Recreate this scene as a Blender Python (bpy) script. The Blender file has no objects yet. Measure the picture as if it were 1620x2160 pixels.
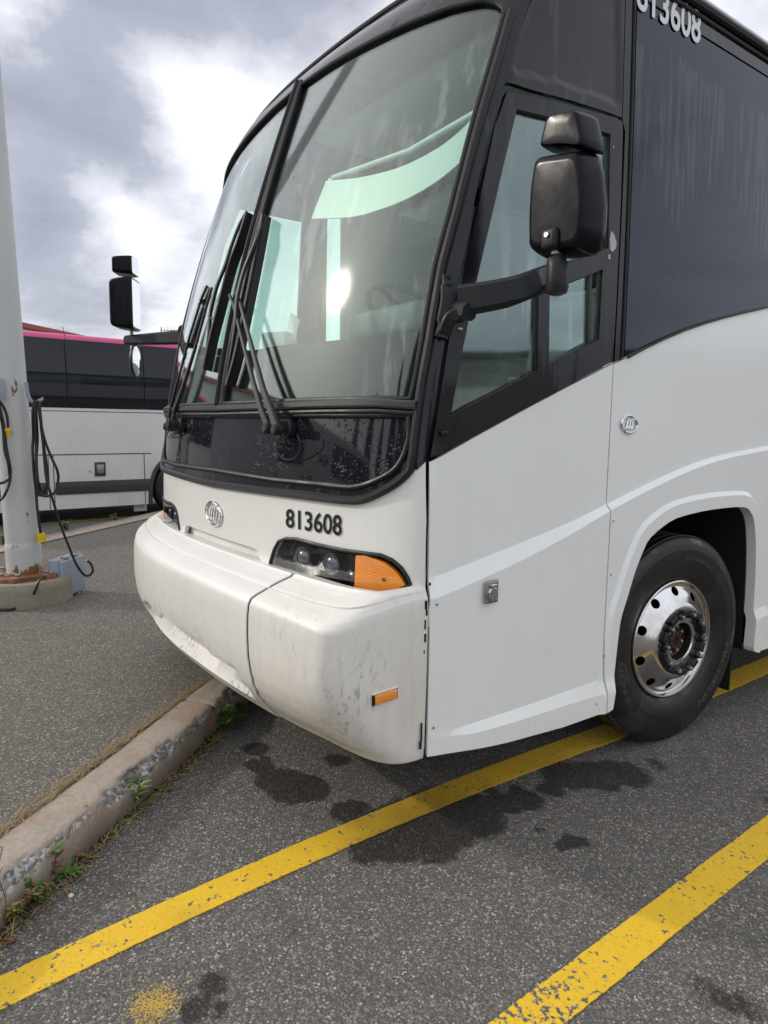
import bpy, bmesh, math, random
from math import sin, cos, pi, sqrt, radians, atan2, hypot
from mathutils import Vector, Matrix, noise
from mathutils.geometry import delaunay_2d_cdt
random.seed(7)

# ------------------------------------------------------------------ camera, sky, sun, exposure
SC = bpy.context.scene
COL = SC.collection
CAM = Vector((3.1104, -3.1634, 1.5682))
YAW, PITCH, ROLL, FPX = .94023, .124045, .012483, 1464.0
_f0 = Vector((-sin(YAW), cos(YAW), 0)); _up = Vector((0, 0, 1)); _r0 = _f0.cross(_up)
FWD = _f0*cos(PITCH) - _up*sin(PITCH)
_d0 = -(_up*cos(PITCH) + _f0*sin(PITCH))
RGT = _r0*cos(ROLL) - _d0*sin(ROLL)
DWN = _d0*cos(ROLL) + _r0*sin(ROLL)
cd = bpy.data.cameras.new("camera"); cam = bpy.data.objects.new("camera", cd); COL.objects.link(cam)
cd.sensor_fit = 'VERTICAL'; cd.sensor_height = 36; cd.lens = FPX/2160*36; cd.clip_start = .05; cd.clip_end = 3000
m3 = Matrix((RGT, -DWN, -FWD)).transposed()
cam.matrix_world = Matrix.Translation(CAM) @ m3.to_4x4()
SC.camera = cam
def ray(u, v): return (FWD + RGT*((u-810)/FPX) + DWN*((v-1080)/FPX)).normalized()

SUN_DIR = Vector((-.642, -.617, .456)).normalized()
w = bpy.data.worlds.new("World"); SC.world = w; w.use_nodes = True
nt = w.node_tree; nt.nodes.clear(); N = nt.nodes.new; L = nt.links.new
wout = N('ShaderNodeOutputWorld'); bg = N('ShaderNodeBackground'); L(bg.outputs[0], wout.inputs[0])
sky = N('ShaderNodeTexSky'); sky.sky_type = 'NISHITA'; sky.sun_disc = False
sky.sun_elevation = math.asin(SUN_DIR.z); sky.sun_rotation = atan2(SUN_DIR.x, SUN_DIR.y)
sky.air_density = 1.0; sky.dust_density = 1.5
tc = N('ShaderNodeTexCoord')
def wm(op, a, b=None, c=None):
    n = N('ShaderNodeMath'); n.operation = op
    for i, x in enumerate((a, b, c)):
        if x is None: continue
        if isinstance(x, (int, float)): n.inputs[i].default_value = x
        else: L(x, n.inputs[i])
    return n.outputs[0]
def wvm(op, a, b=None):
    n = N('ShaderNodeVectorMath'); n.operation = op
    for i, x in enumerate((a, b)):
        if x is None: continue
        if isinstance(x, (tuple, Vector)): n.inputs[i].default_value = tuple(x)
        else: L(x, n.inputs[i])
    return n
dirn = wvm('NORMALIZE', tc.outputs['Generated']).outputs[0]
sep = N('ShaderNodeSeparateXYZ'); L(dirn, sep.inputs[0])
# project directions on a cloud deck so that clouds flatten towards the horizon
zz = wm('ADD', wm('MAXIMUM', sep.outputs[2], 0.0), .22)
comb = N('ShaderNodeCombineXYZ')
L(wm('DIVIDE', sep.outputs[0], zz), comb.inputs[0]); L(wm('DIVIDE', sep.outputs[1], zz), comb.inputs[1]); comb.inputs[2].default_value = 3.7
def wnoise(vec, scale, det, rough, dist=0.0):
    n = N('ShaderNodeTexNoise'); n.inputs['Scale'].default_value = scale; n.inputs['Detail'].default_value = det
    n.inputs['Roughness'].default_value = rough; n.inputs['Distortion'].default_value = dist; L(vec, n.inputs['Vector']); return n.outputs[0]
n1 = wnoise(comb.outputs[0], 1.15, 12, .60, .35)
n2 = wnoise(comb.outputs[0], 4.2, 10, .62, .2)
field = wm('ADD', wm('MULTIPLY', n1, .75), wm('MULTIPLY', n2, .25))
warp = N('ShaderNodeTexNoise'); warp.inputs['Scale'].default_value = 5.0; warp.inputs['Detail'].default_value = 7; warp.inputs['Roughness'].default_value = .6; L(dirn, warp.inputs['Vector'])
wv = wvm('SUBTRACT', warp.outputs['Color'], (.5, .5, .5)).outputs[0]
wsc = wvm('SCALE', wv); wsc.inputs[3].default_value = .16
wdir = wvm('ADD', dirn, wsc.outputs[0]).outputs[0]
# thicker banks where the sky holds them: (photo column, row, radius, amount)
for (u, v, rad, amt) in ((225, 300, .20, .36), (60, 210, .12, .15), (330, 20, .13, .20), (560, 40, .16, .22), (760, -60, .22, .22), (90, 620, .11, .20), (60, 455, .07, .16), (290, 690, .12, .10),
                         (300, 150, .07, -.20), (430, 300, .09, -.16), (250, 480, .09, -.20), (470, 200, .1, -.12), (60, 20, .07, -.14)):
    d = ray(u, v)
    ds = wvm('DISTANCE', wdir, d).outputs['Value']
    g = wm('MAXIMUM', wm('SUBTRACT', 1.0, wm('DIVIDE', ds, rad)), 0.0)
    field = wm('ADD', field, wm('MULTIPLY', wm('SMOOTH_MIN', g, .7, .3) if False else g, amt))
cr = N('ShaderNodeValToRGB'); L(field, cr.inputs[0])
e = cr.color_ramp.elements
e[0].position = .46; e[0].color = (.90, .91, .96, 1)
e[1].position = .92; e[1].color = (.30, .315, .38, 1)
for p_, c_ in ((.54, (.84, .85, .90)), (.61, (.68, .69, .75)), (.73, (.41, .425, .50))):
    x = e.new(p_); x.color = (*c_, 1)
# sun shining through the thin cloud
sd = wm('MAXIMUM', wvm('DOT_PRODUCT', dirn, SUN_DIR).outputs['Value'], 0.0)
glow = wm('ADD', wm('MULTIPLY', wm('POWER', sd, 8.0), .32), wm('ADD', wm('MULTIPLY', wm('POWER', sd, 60.0), .75), wm('MULTIPLY', wm('POWER', sd, 2200.0), 25.0)))
gcol = N('ShaderNodeMixRGB'); gcol.blend_type = 'MULTIPLY'; gcol.inputs[0].default_value = 1; gcol.inputs[1].default_value = (1, .93, .80, 1); L(glow, gcol.inputs[2])
addc = N('ShaderNodeMixRGB'); addc.blend_type = 'ADD'; addc.inputs[0].default_value = 1; L(cr.outputs[0], addc.inputs[1]); L(gcol.outputs[0], addc.inputs[2])
# clear sky shows faintly through the deck
skys = N('ShaderNodeMixRGB'); skys.blend_type = 'MULTIPLY'; skys.inputs[0].default_value = 1; L(sky.outputs[0], skys.inputs[1]); skys.inputs[2].default_value = (.10, .10, .10, 1)
mixs = N('ShaderNodeMixRGB'); mixs.inputs[0].default_value = .88; L(skys.outputs[0], mixs.inputs[1]); L(addc.outputs[0], mixs.inputs[2])
L(mixs.outputs[0], bg.inputs[0]); bg.inputs[1].default_value = 1.0
sl = bpy.data.lights.new("sun", 'SUN'); sl.energy = 1.1; sl.angle = radians(1.6); sl.color = (1, .93, .82)
so = bpy.data.objects.new("sun", sl); COL.objects.link(so); so.rotation_euler = SUN_DIR.to_track_quat('Z', 'Y').to_euler(); so.location = (0, 0, 12)
SC.view_settings.view_transform = 'Standard'; SC.view_settings.look = 'None'; SC.view_settings.gamma = 1; SC.view_settings.use_curve_mapping = False
SC.view_settings.exposure = 0.36
SC.render.engine = 'CYCLES'
SC.cycles.max_bounces = 10; SC.cycles.transparent_max_bounces = 16; SC.cycles.diffuse_bounces = 4; SC.cycles.glossy_bounces = 4
SC.cycles.sample_clamp_indirect = 6

# ------------------------------------------------------------------ materials
def clamp(x, a=0., b=1.): return max(a, min(b, x))
class Mt:
    def __init__(s, name):
        s.m = bpy.data.materials.new(name); s.m.use_nodes = True; s.t = s.m.node_tree
        s.b = s.t.nodes['Principled BSDF']; s.o = s.t.nodes['Material Output']
        s._co = None
    def n(s, k): return s.t.nodes.new(k)
    def l(s, a, b): s.t.links.new(a, b)
    def co(s):
        if not s._co: s._co = s.n('ShaderNodeTexCoord').outputs['Object']
        return s._co
    def set(s, i, v):
        if isinstance(v, (int, float)): s.b.inputs[i].default_value = v
        elif isinstance(v, tuple): s.b.inputs[i].default_value = (*v, 1) if len(v) == 3 else v
        else: s.l(v, s.b.inputs[i])
        return s
    def map(s, sc=(1, 1, 1), rot=(0, 0, 0), loc=(0, 0, 0)):
        n = s.n('ShaderNodeMapping'); n.inputs['Scale'].default_value = sc; n.inputs['Rotation'].default_value = rot; n.inputs['Location'].default_value = loc
        s.l(s.co(), n.inputs[0]); return n.outputs[0]
    def noise(s, scale, det=4, rough=.5, vec=None, dist=0):
        n = s.n('ShaderNodeTexNoise'); n.inputs['Scale'].default_value = scale; n.inputs['Detail'].default_value = det; n.inputs['Roughness'].default_value = rough
        n.inputs['Distortion'].default_value = dist; s.l(vec or s.co(), n.inputs['Vector']); return n.outputs[0]
    def vor(s, scale, feat='F1', out=0, vec=None, rnd=1.):
        n = s.n('ShaderNodeTexVoronoi'); n.feature = feat; n.inputs['Scale'].default_value = scale; n.inputs['Randomness'].default_value = rnd; s.l(vec or s.co(), n.inputs['Vector']); return n.outputs[out]
    def mth(s, op, a, b=None, c=None, cl=False):
        n = s.n('ShaderNodeMath'); n.operation = op; n.use_clamp = cl
        for i, x in enumerate((a, b, c)):
            if x is None: continue
            if isinstance(x, (int, float)): n.inputs[i].default_value = x
            else: s.l(x, n.inputs[i])
        return n.outputs[0]
    def ramp(s, f, stops, inter='LINEAR'):
        n = s.n('ShaderNodeValToRGB'); n.color_ramp.interpolation = inter; e = n.color_ramp.elements
        while len(e) < len(stops): e.new(.5)
        for x, (p, c) in zip(e, stops):
            x.position = p; x.color = (c, c, c, 1) if isinstance(c, (int, float)) else (*c, 1)
        s.l(f, n.inputs[0]); return n.outputs[0]
    def mix(s, f, a, b, bt='MIX'):
        n = s.n('ShaderNodeMixRGB'); n.blend_type = bt
        for i, x in enumerate((f, a, b)):
            if isinstance(x, (int, float)): n.inputs[i].default_value = x if i == 0 else (x, x, x, 1)
            elif isinstance(x, tuple): n.inputs[i].default_value = (*x, 1)
            else: s.l(x, n.inputs[i])
        return n.outputs[0]
    def bump(s, h, strength=.3, dist=.01):
        n = s.n('ShaderNodeBump'); n.inputs['Strength'].default_value = strength; n.inputs['Distance'].default_value = dist; s.l(h, n.inputs['Height'])
        if s.b.inputs['Normal'].is_linked: s.l(s.b.inputs['Normal'].links[0].from_socket, n.inputs['Normal'])
        s.l(n.outputs[0], s.b.inputs['Normal']); return s

def simple(name, col, rough=.5, metal=0., spec=.5, coat=0., nz=0., nsc=30, bump=0.):
    m = Mt(name); m.set('Roughness', rough).set('Metallic', metal).set('Specular IOR Level', spec)
    if coat: m.set('Coat Weight', coat).set('Coat Roughness', .03)
    if nz:
        f = m.noise(nsc, 5, .6); m.set('Base Color', m.mix(f, tuple(c*(1-nz) for c in col), tuple(min(1, c*(1+nz)) for c in col)))
        m.set('Roughness', m.ramp(f, ((.3, max(.02, rough-.08)), (.7, min(1, rough+.1)))))
        if bump: m.bump(f, bump, .004)
    else: m.set('Base Color', col)
    return m.m

def white_paint(name, dirt, base=(.80, .80, .765), streak=.5, rough=.32, scuff=()):
    m = Mt(name)
    big = m.noise(1.6, 5, .6)
    st = m.noise(9, 6, .65, m.map((3.0, 3.0, .35)))
    fine = m.noise(60, 4, .6)
    gz = m.n('ShaderNodeSeparateXYZ'); m.l(m.co(), gz.inputs[0])
    low = m.mth('SUBTRACT', 1.0, m.mth('DIVIDE', gz.outputs[2], 1.6), cl=True)
    d = m.mth('MULTIPLY', m.mth('ADD', m.mth('MULTIPLY', m.ramp(st, ((.42, 0), (.72, 1))), streak), m.ramp(big, ((.35, 0), (.8, 1)))), m.mth('ADD', .35, low))
    d = m.mth('MULTIPLY', d, dirt, cl=True)
    c = m.mix(d, base, (.38, .34, .27))
    if scuff:
        for (cx, cy, cz, rad, amt) in scuff:
            dv = m.n('ShaderNodeVectorMath'); dv.operation = 'DISTANCE'; m.l(m.co(), dv.inputs[0]); dv.inputs[1].default_value = (cx, cy, cz)
            g_ = m.ramp(m.mth('DIVIDE', dv.outputs['Value'], rad), ((.2, 1), (1, 0)))
            q_ = m.ramp(m.noise(26, 5, .7, m.map((2.2, 2.2, .8), (.5, .7, .3))), ((.54, 0), (.64, 1)))
            c = m.mix(m.mth('MULTIPLY', m.mth('MULTIPLY', g_, q_), amt), c, (.13, .12, .11))
    sp = m.ramp(m.vor(55, 'F1', 0, m.map((1, 1, .8))), ((.012, 1), (.03, 0)))
    spm = m.mth('MULTIPLY', sp, m.ramp(m.noise(2.2), ((.52, 0), (.7, .8))))
    c = m.mix(spm, c, (.12, .11, .10))
    # short scratches
    scv = m.map((6, 6, 1.2), (0, .6, .5)); sc_ = m.ramp(m.noise(13, 2, .4, scv, 1.5), ((.495, 0), (.5, 1), (.505, 0)))
    scm = m.mth('MULTIPLY', sc_, m.ramp(m.noise(1.3, 2, .5, m.map(loc=(4, 2, 1))), ((.56, 0), (.66, .28))))
    c = m.mix(scm, c, (.25, .24, .23))
    m.set('Base Color', c).set('Roughness', m.mth('ADD', rough, m.mth('MULTIPLY', d, .5), cl=True)).set('Coat Weight', .35).set('Coat Roughness', .12)
    m.bump(fine, .03, .002)
    return m.m
M = {}
M['white'] = white_paint('white_paint', .10, (.84, .86, .845), rough=.24)  # side copy of the coach white, base cooled to carry the sky light
M['white_front'] = white_paint('white_front_sun_tint', .18)  # nose copy of the same white, base warmed to carry the sun
M['bumper'] = white_paint('bumper_paint', .20, (.81, .80, .765), .5, .42, [(.30, -2.12, .70, .25, .35), (-.1, -2.02, .57, .30, 1.0), (.60, -2.03, .47, .16, 1.0), (.5, -2.1, .6, .1, .4)])
M['bumper_corner'] = white_paint('scuffed_bumper_paint', .40, (.80, .78, .73), .45, .46, [(1.29, -1.93, .76, .16, .55), (1.28, -2.0, .60, .16, .5), (1.1, -2.1, .86, .2, .3), (1.15, -1.95, .45, .2, .4)])
def gloss_black(name, col, streaks, rough=.06):
    m = Mt(name)
    m.set('Base Color', col).set('Specular IOR Level', .34)
    if streaks:   # dried and wet run marks leave a duller film
        st = m.noise(7, 4, .6, m.map((3.4, 3.4, .20)))
        blot = m.noise(1.5, 3, .55, m.map((1, 1, .45), loc=(0, .35, 2.0)))
        f = m.ramp(m.mth('ADD', m.mth('MULTIPLY', st, .45), m.mth('MULTIPLY', blot, 1.0)), ((.80, 0), (.812, 1)))
        m.set('Base Color', m.mix(m.mth('MULTIPLY', f, streaks), col, (.045, .047, .062)))
        m.set('Roughness', m.mth('ADD', rough, m.mth('MULTIPLY', f, .10)))
    else: m.set('Roughness', rough)
    dn = m.noise(3.0, 2, .4); m.bump(dn, .04, .01)
    return m.m
M['black_paint'] = gloss_black('black_gloss_paint', (.012, .012, .018), .6, .10)
M['side_glass'] = gloss_black('dark_side_glass', (.014, .015, .022), .75, .03)
M['frame'] = gloss_black('satin_black_frame', (.009, .009, .012), .35, .20)
def band_glass():
    m = Mt('wet_dark_glass')
    m.set('Base Color', (.010, .011, .014)).set('Roughness', .05)
    v = m.vor(70, 'F1'); size = m.noise(34, 2); dn = m.noise(5, 2)
    thr = m.mth('MULTIPLY', m.mth('MULTIPLY', m.ramp(size, ((.35, .15), (.7, 1))), .60), m.ramp(dn, ((.3, .45), (.6, 1))))
    drop = m.mth('MAXIMUM', m.mth('SUBTRACT', thr, v), 0.0)
    m.set('Base Color', m.mix(m.ramp(drop, ((.0, 0), (.14, .03))), (.012, .013, .017), (.5, .52, .55)))  # pale drop centres: their glints are put into the base colour
    m.bump(m.mth('MULTIPLY', m.mth('SQRT', drop), 1.0), 1.0, .008)
    return m.m
M['band_glass'] = band_glass()
def tinted(name, tint, rough=.0, boost=1.0, wet=True, gcol=(1, 1, 1), drip=False):
    m = Mt(name); m.t.nodes.remove(m.b)
    tr = m.n('ShaderNodeBsdfTransparent'); tr.inputs[0].default_value = (*tint, 1)
    gl = m.n('ShaderNodeBsdfGlossy'); gl.inputs['Roughness'].default_value = .045; gl.inputs[0].default_value = (*gcol, 1)
    b = m.n('ShaderNodeBump'); b.inputs['Strength'].default_value = .05; b.inputs['Distance'].default_value = .02
    m.l(m.noise(1.8, 2, .4), b.inputs['Height'])
    last = b
    if wet:
        v = m.vor(70, 'F1'); thr = m.mth('MULTIPLY', m.ramp(m.noise(28, 2), ((.5, 0), (.8, .5))), m.ramp(m.noise(2.5, 3), ((.45, .15), (.65, 1))))
        drop = m.mth('SQRT', m.mth('MAXIMUM', m.mth('SUBTRACT', thr, v), 0.0))
        b2 = m.n('ShaderNodeBump'); b2.inputs['Strength'].default_value = .8; b2.inputs['Distance'].default_value = .004
        m.l(drop, b2.inputs['Height']); m.l(b.outputs[0], b2.inputs['Normal']); last = b2
    m.l(last.outputs[0], gl.inputs['Normal'])
    ge = m.n('ShaderNodeNewGeometry'); dt = m.n('ShaderNodeVectorMath'); dt.operation = 'DOT_PRODUCT'; m.l(ge.outputs['Incoming'], dt.inputs[0]); m.l(last.outputs[0], dt.inputs[1])
    fc = m.mth('SUBTRACT', 1.0, m.mth('ABSOLUTE', dt.outputs['Value']), cl=True)
    frn = m.mth('ADD', .055, m.mth('MULTIPLY', m.mth('POWER', fc, 4.2), .94))
    film = m.mth('MULTIPLY', m.ramp(m.noise(7, 5, .7, m.map((2.6, 2.6, .22))), ((.53, .0), (.60, .05))), m.ramp(m.noise(1.6, 2, .5), ((.45, 0), (.62, 1))))
    if drip:
        gz = m.n('ShaderNodeSeparateXYZ'); m.l(m.co(), gz.inputs[0])
        hz = m.ramp(m.mth('MULTIPLY', m.mth('SUBTRACT', gz.outputs[2], 2.2), .9), ((.0, 0), (.45, .55), (.80, .62), (.93, .0)))
        st = m.noise(10, 4, .62, m.map((4.2, 4.2, .16)))
        bl = m.noise(2.0, 2, .5, m.map((1, 1, .3), loc=(0, 1.3, 0)))
        film = m.ramp(m.mth('ADD', m.mth('MULTIPLY', st, .7), m.mth('ADD', m.mth('MULTIPLY', bl, .5), m.mth('MULTIPLY', hz, .35))), ((.775, 0), (.785, .024), (.85, .026), (.86, .004)))
    mx = m.n('ShaderNodeMixShader'); f = m.mth('ADD', m.mth('MULTIPLY', frn, boost), film, cl=True)
    m.l(f, mx.inputs[0]); m.l(tr.outputs[0], mx.inputs[1]); m.l(gl.outputs[0], mx.inputs[2]); m.l(mx.outputs[0], m.o.inputs[0])
    return m.m
M['windshield'] = tinted('windshield_glass', (.85, .95, .90), boost=1.08)
M['door_glass'] = tinted('door_glass', (.83, .94, .915), boost=1.75, gcol=(.86, .98, 1.0))
M['coach_tint'] = tinted('dark_tinted_side_glass', (.12, .12, .14), boost=.78, gcol=(.82, .88, 1.0), drip=True)
M['rubber'] = simple('rubber_seal', (.017, .017, .019), .45, spec=.3, nz=.35, nsc=14)
M['rail'] = simple('weathered_black_rail', (.030, .029, .029), .38, nz=.4, nsc=18, bump=.05)
M['plastic'] = simple('textured_black_plastic', (.016, .017, .021), .45, spec=.3, nz=.4, nsc=22, bump=.04)
M['wiper'] = simple('wiper_black', (.010, .010, .011), .42, nz=.3, nsc=40)
M['housing'] = simple('scuffed_mirror_shell', (.006, .006, .009), .20, spec=.15, nz=.5, nsc=12, bump=.02)
M['chrome'] = simple('chrome', (.72, .72, .74), .12, 1.0)
M['steel'] = simple('dull_steel', (.35, .34, .33), .38, .9, nz=.3, nsc=50)
M['mirror'] = simple('mirror_glass', (.80, .84, .88), .06, 1.0)
M['decal_black'] = simple('black_decal', (.010, .010, .012), .4)
M['decal_white'] = simple('white_decal', (.72, .74, .78), .4)
M['chip'] = simple('bare_primer', (.45, .44, .42), .7, nz=.2)
def alloy():
    m = Mt('polished_alloy'); f = m.noise(6, 6, .65); g = m.noise(45, 4, .7)
    m.set('Base Color', m.mix(m.ramp(f, ((.4, 0), (.75, 1))), (.74, .74, .75), (.46, .44, .41))).set('Metallic', 1.0)
    m.set('Roughness', m.ramp(m.mth('ADD', m.mth('MULTIPLY', f, .6), m.mth('MULTIPLY', g, .4)), ((.35, .10), (.7, .34)))); m.bump(g, .05, .002); return m.m
M['alloy'] = alloy()
def tyre():
    m = Mt('tyre_rubber'); f = m.noise(7, 5, .6); g = m.noise(120, 3, .6)
    wet = m.ramp(m.noise(5.5, 2, .4, m.map(loc=(3, 2, 5))), ((.56, 0), (.575, 1)))
    m.set('Base Color', m.mix(wet, m.mix(f, (.006, .006, .007), (.017, .017, .019)), (.024, .025, .030))).set('Roughness', m.mth('SUBTRACT', m.ramp(f, ((.35, .34), (.65, .55))), m.mth('MULTIPLY', wet, .17))); m.bump(g, .10, .002); return m.m
M['tyre'] = tyre()
M['tyre_text'] = simple('tyre_lettering', (.055, .055, .058), .40)
M['lug'] = simple('black_lug_retainer', (.012, .012, .013), .38, nz=.3)
def hubm():
    m = Mt('greasy_hub'); f = m.noise(25, 5, .6)
    m.set('Base Color', m.mix(m.ramp(f, ((.5, 0), (.72, 1))), (.022, .016, .013), (.10, .035, .015))).set('Roughness', .42).set('Metallic', .3); return m.m
M['hub'] = hubm()
M['orange_mark'] = simple('orange_paint_mark', (.70, .10, .02), .5)
M['dark'] = simple('matt_black_underside', (.008, .008, .008), .9)
M['lamp_dark'] = simple('smoked_lamp_lens', (.009, .009, .011), .07, coat=1)
def lampglass():
    m = Mt('projector_lens'); m.set('Base Color', (.42, .43, .45)).set('Metallic', .6).set('Roughness', .16).set('Coat Weight', .8); m.bump(m.noise(30), .1, .002); return m.m
M['lamp_glass'] = lampglass()
def amber():
    m = Mt('amber_lens'); wv_ = m.n('ShaderNodeTexWave'); wv_.inputs['Scale'].default_value = 55; wv_.bands_direction = 'Z'; m.l(m.co(), wv_.inputs['Vector'])
    w2 = m.n('ShaderNodeTexWave'); w2.inputs['Scale'].default_value = 60; w2.bands_direction = 'X'; m.l(m.co(), w2.inputs['Vector'])
    f = m.noise(14, 3)
    m.set('Base Color', m.mix(f, (.88, .24, .006), (1.0, .36, .012))).set('Roughness', .16).set('Coat Weight', 1.0).set('Subsurface Weight', .15)
    m.b.inputs['Subsurface Radius'].default_value = (.02, .008, .002)
    m.bump(m.mth('ADD', wv_.outputs[1], w2.outputs[1]), .5, .003); return m.m
M['amber'] = amber()
M['lens_cover'] = tinted('smoked_lens_cover', (.82, .83, .85), boost=.9, wet=False)
M['dash'] = simple('grey_dashboard', (.16, .17, .17), .6, nz=.15)
M['inner_light'] = simple('pale_interior_panel', (.80, .82, .80), .7, nz=.06)
M['inner_dark'] = simple('charcoal_interior', (.045, .047, .05), .7, nz=.2)
M['visor'] = simple('white_visor', (.92, .94, .92), .55)
M['seat'] = simple('grey_seat_fabric', (.14, .15, .17), .9, nz=.3, nsc=80)

# asphalt node group content, reused by painted stripes
def asphalt_nodes(m, wet_attr=False, warm=0.):
    big = m.noise(.9, 4, .6); mid = m.noise(7, 4, .6)
    wv_ = m.n('ShaderNodeVectorMath'); wv_.operation = 'ADD'
    nz = m.n('ShaderNodeTexNoise'); nz.inputs['Scale'].default_value = 45; nz.inputs['Detail'].default_value = 2; m.l(m.co(), nz.inputs['Vector'])
    scl = m.n('ShaderNodeVectorMath'); scl.operation = 'SCALE'; scl.inputs[3].default_value = .010; m.l(nz.outputs['Color'], scl.inputs[0])
    m.l(m.co(), wv_.inputs[0]); m.l(scl.outputs[0], wv_.inputs[1]); vec = wv_.outputs[0]
    def cells(scale, lo, hi):
        v = m.n('ShaderNodeTexVoronoi'); v.inputs['Scale'].default_value = scale; m.l(vec, v.inputs['Vector'])
        sp = m.n('ShaderNodeSeparateColor'); m.l(v.outputs['Color'], sp.inputs[0])
        body = m.ramp(v.outputs['Distance'], ((lo, 1), (hi, 0)))
        return v.outputs['Distance'], sp.outputs[0], sp.outputs[1], body
    d1, r1, g1, b1 = cells(128, .50, .62)
    d2, r2, g2, b2 = cells(270, .45, .62)
    stone = m.ramp(r1, ((0., (.055, .055, .056)), (.25, (.10, .097, .092)), (.52, (.155, .146, .133)), (.76, (.23, .213, .188)), (.91, (.34, .315, .28)), (1., (.50, .475, .43))))
    stone2 = m.ramp(r2, ((0., (.055, .055, .056)), (.5, (.125, .119, .109)), (.85, (.22, .205, .182)), (1., (.38, .36, .32))))
    binder = (.046, .045, .045)
    c = m.mix(m.mth('MULTIPLY', b2, m.ramp(g2, ((.18, 0), (.28, 1)))), binder, stone2)
    c = m.mix(m.mth('MULTIPLY', b1, m.ramp(g1, ((.30, 0), (.40, 1)))), c, stone)
    c = m.mix(m.ramp(big, ((.3, .0), (.7, .30))), c, m.mix(1.0, c, (.70, .70, .72), 'MULTIPLY'))
    c = m.mix(m.ramp(mid, ((.5, .0), (.75, .35))), c, (.05, .05, .05))
    c = m.mix(1.0, c, (1.42, 1.38, 1.31), 'MULTIPLY')
    if warm: c = m.mix(warm, c, m.mix(1.0, c, (1.22, 1.10, .96), 'MULTIPLY'))
    rough = .85
    c = m.mix(.30, c, (.135, .129, .119))
    if wet_attr:
        at = m.n('ShaderNodeAttribute'); at.attribute_name = 'stain'
        s_ = m.ramp(m.mth('ADD', at.outputs['Fac'], m.mth('MULTIPLY', m.mth('SUBTRACT', m.noise(16, 5, .65), .5), .75)), ((.42, 0), (.56, 1)))
        c = m.mix(m.mth('MULTIPLY', s_, .86), c, m.mix(1.0, c, (.17, .165, .165), 'MULTIPLY'))
        yl = m.n('ShaderNodeAttribute'); yl.attribute_name = 'sprayed'
        ys_ = m.ramp(m.mth('ADD', m.mth('MULTIPLY', yl.outputs['Fac'], 1.0), m.mth('MULTIPLY', m.mth('SUBTRACT', r2, .5), .9)), ((.45, 0), (.62, 1)))
        c = m.mix(m.mth('MULTIPLY', ys_, .8), c, (.60, .38, .05))
        rough = m.mth('SUBTRACT', .85, m.mth('MULTIPLY', s_, .25))
    h = m.mth('ADD', m.mth('MULTIPLY', b1, m.mth('ADD', .5, g1)), m.mth('MULTIPLY', b2, .5))
    return c, rough, h, (r1, g1, b1, mid)
def asphalt(name, wet=False, warm=0.):
    m = Mt(name); c, r, h, _ = asphalt_nodes(m, wet, warm); m.set('Base Color', c).set('Roughness', r).set('Specular IOR Level', .3); m.bump(h, .55, .004); return m.m
M['asphalt'] = asphalt('asphalt', True); M['asphalt_island'] = asphalt('asphalt_island', False, .4); M['asphalt_far'] = asphalt('asphalt_far')
def stripe():
    m = Mt('worn_yellow_paint'); c, r, h, (r1, g1, b1, mid) = asphalt_nodes(m)
    wear = m.n('ShaderNodeAttribute'); wear.attribute_name = 'wear'
    a = m.noise(55, 4, .6); b = m.noise(22, 3, .6)
    k = m.mth('ADD', m.mth('MULTIPLY', a, .62), m.mth('ADD', m.mth('MULTIPLY', b, .25), m.mth('MULTIPLY', wear.outputs['Fac'], .42)))
    hole = m.ramp(k, ((.575, 0), (.60, 1)))
    yc_ = m.mix(m.noise(9, 4, .6), (.78, .47, .018), (.86, .56, .035))
    yc_ = m.mix(m.mth('MULTIPLY', m.ramp(g1, ((.8, 0), (1, 1))), .25), yc_, (.45, .26, .02))
    dirt = m.n('ShaderNodeAttribute'); dirt.attribute_name = 'stain'
    yc_ = m.mix(m.mth('MULTIPLY', dirt.outputs['Fac'], .6), yc_, (.14, .09, .015))
    m.set('Base Color', m.mix(hole, yc_, c)).set('Roughness', .62).set('Specular IOR Level', .35)
    m.bump(h, .42, .003); return m.m
M['stripe'] = stripe()
M['stripe_far'] = simple('far_yellow_paint', (.50, .30, .03), .7, nz=.4, nsc=12)
def concrete(name, a, b, red=0., agg=True):
    m = Mt(name); f = m.noise(5, 6, .65); g = m.noise(60, 4, .6)
    c = m.mix(f, a, b)
    if red: c = m.mix(m.mth('MULTIPLY', m.ramp(m.noise(3.2, 5, .7, m.map(loc=(3, 1, 0))), ((.48, 0), (.7, 1))), red), c, (.36, .19, .115))
    c = m.mix(m.ramp(g, ((.35, .35), (.6, 0))), c, tuple(x*.55 for x in a))
    h = g
    if agg:
        at = m.n('ShaderNodeAttribute'); at.attribute_name = 'chip'
        v = m.n('ShaderNodeTexVoronoi'); v.inputs['Scale'].default_value = 75; m.l(m.co(), v.inputs['Vector'])
        sp = m.n('ShaderNodeSeparateColor'); m.l(v.outputs['Color'], sp.inputs[0])
        st = m.ramp(sp.outputs[0], ((0, (.10, .11, .13)), (.4, (.22, .21, .20)), (.7, (.42, .40, .37)), (1, (.55, .54, .52))))
        msk = m.ramp(m.mth('ADD', at.outputs['Fac'], m.mth('MULTIPLY', m.mth('SUBTRACT', m.noise(30, 4, .6), .5), .8)), ((.42, 0), (.58, .9)))
        c = m.mix(msk, c, st)
        sd_ = m.n('ShaderNodeAttribute'); sd_.attribute_name = 'soil'
        c = m.mix(m.mth('MULTIPLY', sd_.outputs['Fac'], .8), c, (.075, .062, .050))
        h = m.mth('ADD', g, m.mth('MULTIPLY', msk, m.mth('MULTIPLY', v.outputs['Distance'], -2.0)))
    m.set('Base Color', c).set('Roughness', .88); m.bump(h, .4, .005); return m.m
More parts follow.
